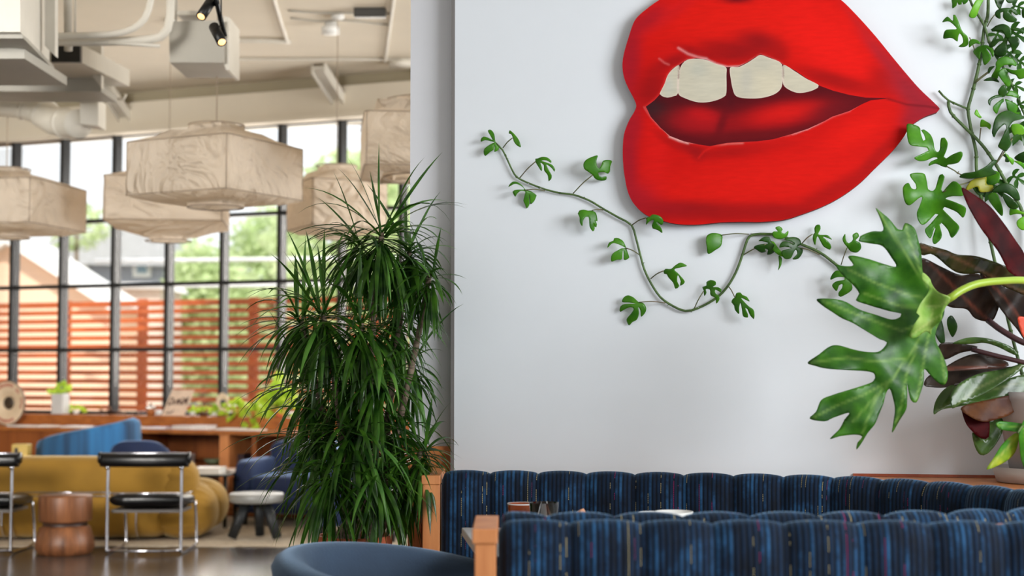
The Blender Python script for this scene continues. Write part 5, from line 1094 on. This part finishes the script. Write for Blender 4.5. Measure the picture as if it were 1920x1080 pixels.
stroke([(.10,.42),(.12,.70),(.24,.66),(.28,.54),(.22,.44),(.10,.42)], .022); stroke([(.32,.42),(.33,.56),(.39,.57)], .02)
stroke([(.44,.42),(.46,.64),(.50,.50),(.55,.66),(.56,.42)], .022); stroke([(.60,.52),(.66,.58),(.70,.46),(.63,.42)], .02)
stroke([(.74,.42),(.77,.68),(.83,.52),(.90,.72),(.91,.42)], .024); stroke([(.62,.70),(.70,.64)], .018)
ink = pm('brown_ink', (70,40,34), .7); mb.build("lettering", ink, bd)
mb = MB(); stroke([(.14,.10),(.40,.12),(.45,.22)], .018); mb.build("lettering", ink, bd)
MB().add([bpt(.5,.7,-.012), bpt(.56,.7,-.012), bpt(.56,.0,-.10), bpt(.5,.0,-.10), bpt(.5,.7,-.008), bpt(.56,.7,-.008), bpt(.56,.0,-.094), bpt(.5,.0,-.094)], BX).build('easel_leg', M['shelf'], bd)
# vase with a green sprig, jar, succulents
def pot_plant(px, off, zb, name, lb, cat, pw, ph_, potmat, leafmat, nleaf, spread, lh, sz, seed, square=False, trail=0.0, group=None):
    rg_ = random.Random(seed); t = thing(name, lb, cat, WW.at(WW.u(px, 770, off), zb, off), group); c = WW.at(WW.u(px, 770, off), zb+.001, off)
    if square:
        u = WW.u(px, 770, off); MB().wbox(WW, u-pw, u+pw, zb+.001, zb+ph_, off-pw*.8, off+pw*.8).build('pot', potmat, t, bevel=.006)
    else: MB().lathe([(0,0),(pw*.75,0),(pw,ph_),(pw*.9,ph_),(pw*.85,ph_*.85),(0,ph_*.85)], c, 24).build('pot', potmat, t)
    mb = MB(); top = c+Vector((0,0,ph_*.9))
    for i in range(nleaf):
        a = rg_.uniform(0, 2*PI); r = rg_.uniform(0, spread); h = rg_.uniform(.1, 1)*lh*(1-r/spread*.5)-trail*(r/spread)*rg_.random()
        b0 = top+Vector((r*math.cos(a)*.4, r*math.sin(a)*.4, 0)); t0 = top+Vector((r*math.cos(a), r*math.sin(a)*.7, h)); d = t0-b0
        if d.length < .005: continue
        lf = lobed_leaf(t0-d*.1, t0+d.normalized()*sz*rg_.uniform(.7,1.2)+Vector((0,0,-sz*.3)), Vector((rg_.uniform(-.5,.5), -1, rg_.uniform(0,1))), 'heart', 1.0, .1, i); mb.add(lf.v, lf.f, True)
        if i % 3 == 0: mb.tube([b0, t0], .002, 4)
    mb.build('leaves', leafmat, t); return t
M['lime'] = leaf_mat('lime_leaf', (190,216,60), (120,170,36), tcol=(210,230,90), trans=.35)
M['milk'] = pm('milky_glass', (206,206,206), .3, var=.05)
pot_plant(113, .15, LZ, 'vase_plant', 'green sprig in a square milky vase on the ledge beside the disc', 'plant', .068, .20, M['milk'], M['lime'], 26, .10, .15, .06, 1, True)
pot_plant(143, .12, LZ, 'succulent', 'small lime succulent just right of the milky vase', 'plant', .03, .035, M['white_ceramic'], M['lime'], 18, .08, .05, .045, 2)
pot_plant(362, .16, LZ, 'succulent', 'tiny yellow green succulent just right of the lettered board', 'plant', .03, .04, M['white_ceramic'], M['lime'], 14, .06, .04, .04, 3)
pot_plant(382, .18, LZ, 'succulent', 'small succulent in a dark bowl left of the oval disc', 'plant', .05, .04, pm('dark_bowl', (90,54,36), .4), M['lime'], 16, .06, .06, .04, 4)
pot_plant(403, .18, LZ, 'succulent', 'round green succulent touching the oval disc', 'plant', .03, .03, M['white_ceramic'], M['lime'], 20, .05, .06, .045, 5)
pot_plant(445, .17, LZ, 'trailing_succulent', 'lime trailing succulent right of the oval disc', 'plant', .05, .05, M['terracotta'], M['lime'], 60, .17, .12, .05, 6, trail=.08)
pot_plant(480, .18, LZ, 'trailing_succulent', 'trailing succulent spilling over the ledge before the spiky plant', 'plant', .05, .05, M['terracotta'], M['lime'], 60, .18, .12, .05, 7, trail=.3)
pot_plant(520, .17, LZ, 'leafy_pot_plant', 'tall lime pot plant on the ledge partly behind the spiky plant', 'plant', .07, .09, M['terracotta'], M['lime'], 90, .15, .34, .08, 8, trail=.15)
t = wthing(283, .15, 'glass_cloche', 'small brown jar with a glass lid on the window ledge', 'jar'); c = WW.at(WW.u(283, 770, .15), LZ+.001, .15)
MB().lathe([(0,0),(.035,0),(.042,.06),(0,.06)], c, 24).build('jar', M['shelf'], t)
MB().lathe([(.052,.062),(.05,.075),(.025,.09),(.01,.10),(.012,.115),(0,.118)], c, 24).build('lid', M['clear'], t)
t = wthing(222, .15, 'dried_branch', 'thin dark dried branch lying on the ledge behind the blue chair', 'branch')
q = [WW.at(WW.u(180+i*10, 770, .15), LZ+.012+.02*math.sin(i*.7)+.01*(i % 2), .15) for i in range(10)]
MB().tube(q, .007, 6).build('stem', pm('dry_brown', (86,56,44), .8), t)
mb = MB()
for i in range(24): 
    b0 = q[rng.randrange(1, 9)]; mb.tube([b0, b0+Vector((rng.uniform(-.05,.05), rng.uniform(-.02,.02), rng.uniform(.01,.06)))], .003, 4)
o = mb.build('twigs', pm('dry_brown_light', (150,116,96), .8), t); o['kind'] = 'stuff'
t = tag(MB().lathe([(0,0),(.02,0),(.028,.012),(.03,.03),(.018,.05),(0,.055)], WW.at(WW.u(297,770,.16), LZ+.001, .16), 20).build('glass_votive', M['milk'], loc=WW.at(WW.u(297,770,.16), LZ, .16)), 'tiny grey glass votive left of the lettered board', 'votive')
# things on the shelf inside
for i, (px, w, h, c, lb) in enumerate(((316,.045,.10,(196,120,150),'pink box on the shelf in the open bookcase'), (336,.03,.09,(214,40,96),'bright magenta box on the bookcase shelf'), (350,.045,.09,(214,206,200),'white box beside the magenta one on the shelf'))):
    u = WW.u(px, 835, .45); o = MB().wbox(WW, u-w, u+w, .4255, .4255+h, .38, .50).build('shelf_box', pm('shelf_box_%d' % i, c, .6), loc=WW.at(u, .4255, .44), bevel=.004); tag(o, lb, 'box', 'small boxes on the shelf')
u = WW.u(400, 858, .45); o = MB().lathe([(0,0),(.05,0),(.09,.05),(.085,.05),(.045,.008),(0,.008)], WW.at(u, .4255, .45), 24).build('shelf_bowl', pm('green_bowl', (110,124,92), .4), loc=WW.at(u, .4255, .45)); tag(o, 'greenish bowl on the shelf near the divider', 'bowl')
u = WW.u(450, 858, .45); o = MB().wbox(WW, u-.07, u+.07, .3455, .3455+.18, .25, .50).build('storage_box', pm('dark_plum_box', (54,34,40), .6), loc=WW.at(u, .3455, .4), bevel=.006); tag(o, 'dark plum storage box right of the shelf divider', 'box')
# ================================================================== LOUNGE FURNITURE
M['mustard'] = pm('mustard_velvet', (158,118,36), .85, var=.12, scale=2.5, bump=.1, bscale=40, **{'Sheen Weight': .5, 'Sheen Tint': (1,.85,.5,1), 'Sheen Roughness': .4})
M['navy'] = pm('navy_velvet', (15,35,76), .8, var=.2, scale=3, **{'Sheen Weight': .5, 'Sheen Tint': (.4,.6,1,1), 'Sheen Roughness': .4})
M['slate'] = pm('slate_velvet', (44,64,88), .85, var=.22, scale=2.2, bump=.15, bscale=120, **{'Sheen Weight': .45, 'Sheen Tint': (.5,.7,.95,1), 'Sheen Roughness': .5})
def spine_sofa(name, lb, x0, x1, yb, parentloc):
    t = thing(name, lb, 'sofa', parentloc)
    # cross-section seen from the end (y forward/back, z), back toward the camera at yb
    def ring_(x, s, kind):
        if kind == 'back': c = (yb+.17*1, .47); ry, rz = .17*s, .165*s
        elif kind == 'lower': c = (yb+.20, .22); ry, rz = .21*s, .20*s
        else: c = (yb+.52, .24); ry, rz = .29*s, .18*s
        n = 24; row = []
        for k in range(n):
            a = 2*PI*k/n; e = .8
            cyy = math.copysign(abs(math.cos(a))**e, math.cos(a)); szz = math.copysign(abs(math.sin(a))**e, math.sin(a))
            row.append(Vector((x, c[0]+ry*cyy, max(.012, c[1]+rz*szz))))
        return row
    for kind, nm, e0 in (('back', 'back_roll', .12), ('lower', 'back_base', .24), ('seat', 'seat_cushion', .26)):
        rows = []; n = 40
        for i in range(n+1):
            x = x0+(x1-x0)*i/n; ed = min(i, n-i)/n*(x1-x0); s = math.sqrt(max(.02, 1-(1-min(1, ed/e0))**2)) if ed < e0 else 1
            s *= (1+.012*math.sin(i*1.9)*(1 if ed < .5 else .4))
            rows.append(ring_(x, s, kind))
        mb = MB().grid(rows, True, wrap=True); mb.f += [tuple(range(24))[::-1], tuple(n*24+k for k in range(24))]; mb.sm += [True, True]
        mb.build(nm, M['mustard'], t)
    return t
SYB = 11.22
sf = spine_sofa('mustard_sofa', 'low bulging mustard velvet sofa seen from behind', -4.9, -2.50, SYB, (-3.6, 11.5, 0))
def blob(cx, cy, cz, rx, ry, rz, amp, nf, mat, name, parent, e=.85):
    rows = []
    for i in range(21):
        ph = PI*i/20; row = []
        for k in range(48):
            w = 2*PI*k/48; q = lambda v: math.copysign(abs(v)**e, v)
            s = 1+amp*math.sin(w*nf)*math.sin(ph)
            row.append(Vector((cx+rx*q(math.cos(ph)), cy+ry*q(math.sin(ph))*q(math.cos(w))*s, max(.012, cz+rz*q(math.sin(ph))*q(math.sin(w))*s))))
        rows.append(row)
    return MB().grid(rows, True, wrap=True).build(name, mat, parent)
blob(-2.56, SYB+.20, .44, .18, .185, .18, .03, 16, M['mustard'], 'end_roll', sf)
blob(-2.50, SYB+.30, .22, .25, .32, .21, .05, 18, M['mustard'], 'end_bulge', sf)
blob(-2.47, SYB+.50, .24, .25, .31, .20, .05, 18, M['mustard'], 'end_bulge', sf)
mb = MB()
for x in (-3.80, -3.72): mb = MB().tube(smooth_path([(x,SYB+.02,.345),(x,SYB-.018,.30),(x,SYB-.028,.22),(x,SYB-.02,.10),(x,SYB+.05,.02)], .03), .006, 8); mb.build('chrome_clip', M['chrome'], sf)
for x in (-2.88, -2.80): MB().tube(smooth_path([(x,SYB+.02,.345),(x,SYB-.018,.30),(x,SYB-.028,.22),(x,SYB-.02,.10),(x,SYB+.05,.02)], .03), .006, 8).build('chrome_clip', M['chrome'], sf)
for z in (.345, .372): MB().tube([(-3.70,SYB+.0,z), (-3.0,SYB+.0,z)], .005, 8).build('chrome_rail', M['chrome'], sf)
MB().tube(smooth_path([(-2.53,SYB+.03,.34),(-2.47,SYB+.01,.355),(-2.40,SYB+.06,.375)], .02), .008, 8).build('chrome_clip', M['chrome'], sf)
# rug
rg_m = pm('cream_rug', (206,192,170), .95, rgb2=(176,160,138), scale=30, bump=.6, bscale=120, dist=.01)
rows = [[Vector((x+random.uniform(-.01,.01), y+random.uniform(-.012,.012), .006+.002*math.sin(x*13+y*7))) for x in np.linspace(-5.4, -.75, 90) for y in [10.95+yy*(1.55+.38*(-.75-x))]] for yy in np.linspace(0, 1, 50)]
mb = MB().grid(rows, True)
o = mb.build('rug', rg_m, loc=(-3, 12, 0)); s_ = o.modifiers.new('solidify', 'SOLIDIFY'); s_.thickness = .005; s_.offset = -1
tag(o, 'cream woven rug under the mustard sofa', 'rug')
# chrome and leather chairs seen from behind
def chrome_chair(x, y, label):
    t = thing('chrome_chair', label, 'chair', (x, y, 0), 'chrome and black leather chairs')
    hw = .258
    for sx in (-1, 1):
        X = x+sx*hw
        MB().tube(smooth_path([(X,y,.018),(X,y-.002,.10),(X,y,.40),(X,y+.004,.60),(X+sx*.012,y+.0,.645),(X+sx*.03,y+.0,.675)], .02), .0115, 12).build('post', M['chrome'], t)
        MB().tube(smooth_path([(X,y,.02),(X,y+.10,.012),(X,y+.45,.012),(X,y+.52,.04),(X,y+.5,.20),(X,y+.46,.33)], .03), .0105, 10).build('leg', M['chrome'], t)
        MB().tube([(X,y-.012,.655),(X+sx*.02,y-.016,.69)], .011, 10).tube([(X,y-.02,.605),(X,y+.02,.605)], .015, 12).build('bracket', M['chrome'], t)
        MB().tube([(X+sx*.045,y-.005,.672),(X+sx*.062,y-.005,.672)], .040, 20).build('end_cap', M['leather'], t)
    MB().tube(smooth_path([(x-hw,y+.01,.03),(x-hw*.6,y-.05,.032),(x,y-.075,.034),(x+hw*.6,y-.05,.032),(x+hw,y+.01,.03)], .03), .0095, 10).build('base_bow', M['chrome'], t)
    # curved back roll
    rows = []
    for i in range(25):
        u = -1+2*i/24; X = x+u*(hw+.05); yy = y-.005-.035*(1-u*u)+.0; row = []
        for k in range(16):
            w = 2*PI*k/16; row.append(Vector((X, yy+.032*math.cos(w), .655+.046*math.sin(w)*(1-.0*abs(u)) )))
        rows.append(row)
    mb = MB().grid(rows, True, wrap=True); mb.f += [tuple(range(16))[::-1], tuple(24*16+k for k in range(16))]; mb.sm += [False, False]; mb.build('back_roll', M['leather'], t, bevel=0)
    MB().tube([(x+u*(hw+.06), y-.04*(1-u*u)+.0, .702+.004*(1-u*u)) for u in [i/10-1 for i in range(21)]], .006, 8).build('top_rail', M['chrome'], t)
    rows = []
    for i in range(12):
        v = i/11; yy = y+.03+v*.46; zz = .42-.05*math.sin(v*PI*.6)*.4-.01*v; th_ = .05
        row = []
        for k in range(20):
            w = 2*PI*k/20; q = lambda c_: math.copysign(abs(c_)**.45, c_)
            row.append(Vector((x+(hw-.005)*q(math.cos(w)), yy, zz-.045+th_*.9*q(math.sin(w))*(.6 if i in (0, 11) else 1))))
        rows.append(row)
    mb = MB().grid(rows, True, wrap=True); mb.f += [tuple(range(20))[::-1], tuple(11*20+k for k in range(20))]; mb.sm += [True, True]; mb.build('seat', M['leather'], t)
    MB().tube([(x-hw,y+.03,.42),(x+hw,y+.03,.42)], .008, 8).build('seat_rail', M['chrome'], t)
    MB().box((x-hw+.01,y+.06,.285), (x+hw-.01,y+.40,.305)).build('under_shelf', pm('grey_underside', (96,90,86), .5), t)
    return t
cx_ = P(271, 900, 10.5).x
chrome_chair(cx_, 10.5, 'chrome and black leather chair in front of the sofa, right of the wooden drum table')
chrome_chair(P(-47, 900, 10.5).x, 10.5, 'chrome and black leather chair cut off at the left edge of the photo')
# turned walnut drum table
dx = P(118, 1000, 10.5).x
dt = thing('drum_table', 'turned walnut drum side table with a flared foot between the chrome chairs', 'side table', (dx, 10.55, 0))
MB().lathe([(0,.0),(.175,.0),(.187,.02),(.202,.045),(.200,.09),(.176,.185),(.16,.196),(.155,.20)], (dx,10.55,0), 56).build('foot', M['walnut'], dt)
MB().lathe([(.155,.198),(.152,.212),(.155,.226)], (dx,10.55,0), 40, closed=True).build('neck', pm('dark_walnut', (60,34,22), .5), dt)
MB().lathe([(.155,.224),(.176,.23),(.182,.24),(.184,.40),(.180,.41),(0,.412)], (dx,10.55,0), 56).build('top', M['walnut'], dt)
# low three legged stool with a pale stone top
sx = P(479, 930, 11.35).x
st_ = thing('stone_top_stool', 'low round stool table with pale stone top and three thick dark legs', 'stool', (sx, 11.4, 0))
MB().lathe([(0,.285),(.19,.285),(.205,.295),(.207,.345),(.198,.352),(0,.352)], (sx,11.4,0), 48).build('top', pm('pale_stone', (150,150,147), .35, var=.08, scale=9), st_)
dk_ = pm('dark_stained_leg', (30,34,38), .5, var=.2)
for a in (205, 335, 90):
    ca, sa = math.cos(math.radians(a)), math.sin(math.radians(a))
    MB().tube([(sx+.08*ca,11.4+.08*sa,.29), (sx+.19*ca,11.4+.17*sa,.022)], [.042,.036], 16).build('leg', dk_, st_)
# upholstered armchairs
def rbox(x0, x1, y0, y1, z0, z1, r=.06, M_=None, n=5, bulge=0.0):
    """softly rounded cushion block"""
    cx, cy, cz = (x0+x1)/2, (y0+y1)/2, (z0+z1)/2; hx, hy, hz = (x1-x0)/2, (y1-y0)/2, (z1-z0)/2; rows = []
    for i in range(17):
        ph = PI*i/16-PI/2; q = lambda v, e=.32: math.copysign(abs(v)**e, v); row = []
        cz_ = q(math.sin(ph)); cr_ = abs(math.cos(ph))**.32 if abs(math.cos(ph)) > 1e-6 else 0
        for k in range(40):
            w = 2*PI*k/40; v = Vector((cx+hx*cr_*q(math.cos(w)), cy+hy*cr_*q(math.sin(w)), cz+hz*cz_)); row.append(M_ @ v if M_ is not None else v)
        rows.append(row)
    return MB().grid(rows, True, wrap=True)
def armchair(name, lb, x, y, ang, mat):
    t = thing(name, lb, 'armchair', (x, y, 0)); Mx = Matrix.Translation((x, y, 0)) @ Matrix.Rotation(ang, 4, 'Z')
    rbox(-.40,.40,-.36,.38,.10,.26,M_=Mx).build('base', mat, t)
    rbox(-.29,.29,-.38,.22,.24,.42,M_=Mx).build('seat_cushion', mat, t)
    rbox(-.42,-.27,-.37,.36,.12,.54,M_=Mx).build('arm', mat, t); rbox(.27,.42,-.37,.36,.12,.54,M_=Mx).build('arm', mat, t)
    rbox(-.34,.34,.16,.42,.24,.68,M_=Mx).build('backrest', mat, t)
    for a, b_ in ((-.34,-.3),(.34,-.3),(-.34,.3),(.34,.3)):
        MB().tube([Mx @ Vector((a,b_,.012)), Mx @ Vector((a,b_,.12))], [.018,.026], 10).build('leg', M['black'], t)
    return t
ac_ = P(556, 900, 12.55); armchair('navy_armchair', 'navy velvet armchair behind the stone top stool', ac_.x+.0, 12.62, math.radians(-14), M['navy'])
ac_ = P(668, 900, 11.3); armchair('navy_armchair', 'navy velvet armchair mostly hidden behind the spiky green plant', ac_.x+.12, 11.6, math.radians(70), M['navy'])
# barrel chair with tall curved striped back
m, nt, b = base_mat('blue_striped_velvet', .8, **{'Sheen Weight': .4, 'Sheen Tint': (.4,.7,1,1)})
tc = N(nt, 'ShaderNodeTexCoord'); sp3 = N(nt, 'ShaderNodeMapping'); sp3.inputs['Scale'].default_value = (1,1,.02); nt.links.new(tc.outputs['Object'], sp3.inputs[0])
nz = N(nt, 'ShaderNodeTexNoise', Scale=9.0, Detail=6.0); nt.links.new(sp3.outputs[0], nz.inputs['Vector'])
cr = N(nt, 'ShaderNodeValToRGB'); cr.color_ramp.elements[0].position = .35; cr.color_ramp.elements[1].position = .66; cr.color_ramp.elements[0].color = col(24,52,84); cr.color_ramp.elements[1].color = col(44,112,168)
nt.links.new(nz.outputs[0], cr.inputs[0]); nt.links.new(cr.outputs[0], b.inputs['Base Color']); M['stripe_blue'] = m
def shell(mb, cx, cy, rad, a0, a1, zlo, ztop, th_, n=40, sq=1.0):
    """curved back: ztop(t) gives rim height, t 0..1 along the arc"""
    rows = []
    for i in range(n+1):
        t = i/n; a = math.radians(a0+(a1-a0)*t); zt = ztop(t); row = []
        prof = [(rad, zlo), (rad+.012, (zlo+zt)/2), (rad, zt-.05), (rad-th_*.12, zt-.015), (rad-th_*.5, zt), (rad-th_*.88, zt-.015), (rad-th_, zt-.05), (rad-th_-.01, (zlo+zt)/2), (rad-th_, zlo)]
        for r, z in prof: row.append(Vector((cx+r*math.cos(a), cy+r*math.sin(a)*sq, z)))
        rows.append(row)
    mb.grid(rows, True, wrap=True); L = len(rows[0]); mb.f += [tuple(range(L)), tuple(n*L+k for k in range(L))[::-1]]; mb.sm += [True, True]; return mb
bx = P(158, 800, 12.75).x
bc = thing('barrel_chair', 'blue striped barrel chair with a back sweeping up to the right, behind the sofa', 'armchair', (bx, 12.85, 0))
zh = P(230, 782, 12.6).z; zl = P(66, 836, 12.6).z
shell(MB(), bx, 12.9, .44, 175, 365, .12, lambda t: zl+(zh-zl)*min(1, max(0, (t*1.05))**.9)*(1 if t < .82 else 1-.10*((t-.82)/.18)**2), .10, sq=.85).build('backrest', M['stripe_blue'], bc)
MB().lathe([(0,.12),(.33,.12),(.35,.2),(.35,.38),(.31,.42),(0,.43)], (bx,12.92,0), 40).build('seat', M['stripe_blue'], bc)
MB().lathe([(0,.012),(.24,.012),(.24,.03),(.05,.045),(.05,.12),(0,.12)], (bx,12.92,0), 32).build('swivel_base', M['black'], bc)
bx2 = P(248, 840, 12.05).x; zr2 = P(248, 828, 12.0).z
b2 = thing('tub_chair', 'dark navy tub chair with rounded back showing over the sofa', 'armchair', (bx2, 12.34, 0))
shell(MB(), bx2, 12.40, .275, 180, 360, .12, lambda t: zr2-.20*abs(2*t-1)**3.2, .09, sq=.9).build('backrest', M['navy'], b2)
MB().lathe([(0,.12),(.19,.12),(.20,.36),(.17,.40),(0,.41)], (bx2,12.42,0), 32).build('seat', M['navy'], b2)
MB().lathe([(0,.012),(.15,.012),(.15,.03),(.04,.04),(.04,.12),(0,.12)], (bx2,12.42,0), 32).build('swivel_base', M['black'], b2)
# small side table and yellowish cube behind the sofa at the left
qx = P(37, 845, 12.4).x; qz = P(37, 857, 12.4).z
o = thing('pedestal_table', 'small dark pedestal table hidden behind the left of the sofa', 'side table', (qx, 12.45, 0))
MB().lathe([(0,.012),(.14,.012),(.14,.03),(.03,.04),(.03,qz-.045),(0,qz-.045)], (qx,12.45,0), 24).build('pedestal', M['black'], o)
MB().lathe([(0,qz-.045),(.18,qz-.045),(.18,qz-.02),(0,qz-.02)], (qx,12.45,0), 32).build('top', M['shelf'], o)
t = thing('cube_lamp', 'small yellowish cube with a dark opening behind the sofa at the left', 'lamp', (qx, 12.45, qz-.02))
hz = P(37, 833, 12.4).z; MB().box((qx-.065,12.39,qz-.0195), (qx+.065,12.51,hz)).build('body', pm('brass_yellow', (206,178,92), .4), t, bevel=.006)
MB().box((qx-.038,12.384,qz+.005), (qx-.012,12.392,hz-.03)).build('opening', M['black'], t)  # black slab in place of the shadowed hole in the cube
# glass coffee table with books and red toy
gx = P(402, 890, 12.2).x
cf = thing('glass_coffee_table', 'low glass coffee table behind the right end of the sofa', 'coffee table', (gx-.1, 12.3, 0))
MB().box((gx-.30,12.10,.425), (gx+.14,12.62,.440)).build('glass_top', pm('smoked_glass', (60,76,80), .08), cf, bevel=.004)
for a, b_ in ((-.27,12.14),(.10,12.14),(-.27,12.58),(.10,12.58)): MB().tube([(gx+a,b_,.012), (gx+a,b_,.425)], .016, 10).build('leg', M['black'], cf)
for i, (xx, yy, w, d, z, h, c, lb) in enumerate(((gx-.05,12.26,.11,.14,.4405,.05,(224,216,206),'thick white book at the edge of the glass coffee table'), (gx+.02,12.50,.11,.10,.4405,.022,(200,150,110),'tan magazine on the glass coffee table'), (gx-.19,12.50,.09,.10,.4405,.03,(186,190,206),'pale lilac book on the glass coffee table'))):
    t = thing('book', lb, 'book', (xx,yy,z), 'books on the glass coffee table')
    MB().box((xx-w,yy-d,z), (xx+w,yy+d,z+h*.15)).box((xx-w,yy-d,z+h*.85), (xx+w,yy+d,z+h)).box((xx-w,yy+d-.004,z), (xx+w,yy+d,z+h)).build('cover', pm('magazine_cover_%d' % i, c, .4), t)
    MB().box((xx-w+.006,yy-d+.004,z+h*.15), (xx+w-.006,yy+d-.004,z+h*.85)).build('pages', M['paper'], t)
rx = P(409, 955, 12.9).x
t = thing('toy_box', 'small red box with a yellow mark on the floor past the sofa', 'box', (rx, 13.0, .012))
MB().box((rx-.05,12.95,.0), (rx+.05,13.05,.16)).build('box', pm('toy_red', (206,40,50), .5), t, bevel=.008)
MB().box((rx-.045,12.944,.02), (rx+.02,12.952,.07)).build('yellow_mark', pm('toy_yellow', (230,170,50), .5), t)
# slate blue tub chair in the foreground
fx, fy = P(700, 1040, 4.5).x+.175, 4.36
tc_ = thing('slate_tub_chair', 'slate blue velvet tub chair at the bottom edge in front of the dracaena', 'armchair', (fx, fy, 0))
def tub(t):
    # t 0 = near arm tip, 1 = far arm tip, going round the left-hand back
    return math.radians(-48+(-264)*t)
rows = []; n = 60
for i in range(n+1):
    t = i/n; a = tub(t); back = max(0, math.cos((t-.56)*PI*.92))
    zt = .605+.168*back**.9; lean = .03*back
    row = []
    for (rr0, zz) in ((.30,.10),(.335,.30),(.355,.52),(.362+lean,zt-.035),(.352+lean,zt-.012),(.335+lean,zt),(.308+lean,zt+.001),(.285+lean,zt-.012),(.272+lean,zt-.04),(.262,.52),(.25,.40),(.24,.30)):
        zz = min(zz, zt-.04) if zz < zt-.05 or zz in (.52,) else zz
        row.append(Vector((fx+rr0*1.16*math.cos(a), fy+rr0*1.10*math.sin(a), zz)))
    rows.append(row)
mb = MB().grid(rows, True, wrap=True); L = len(rows[0]); mb.f += [tuple(range(L)), tuple(n*L+k for k in range(L))[::-1]]; mb.sm += [True, True]
mb.build('backrest', M['slate'], tc_)
MB().lathe([(0,.10),(.25,.10),(.265,.2),(.265,.40),(.24,.43),(0,.44)], (fx,fy,0), 48).build('seat', M['slate'], tc_)
MB().lathe([(0,0),(.22,0),(.22,.015),(.04,.03),(.04,.10),(0,.10)], (fx,fy,0), 40).build('swivel_base', M['black'], tc_)
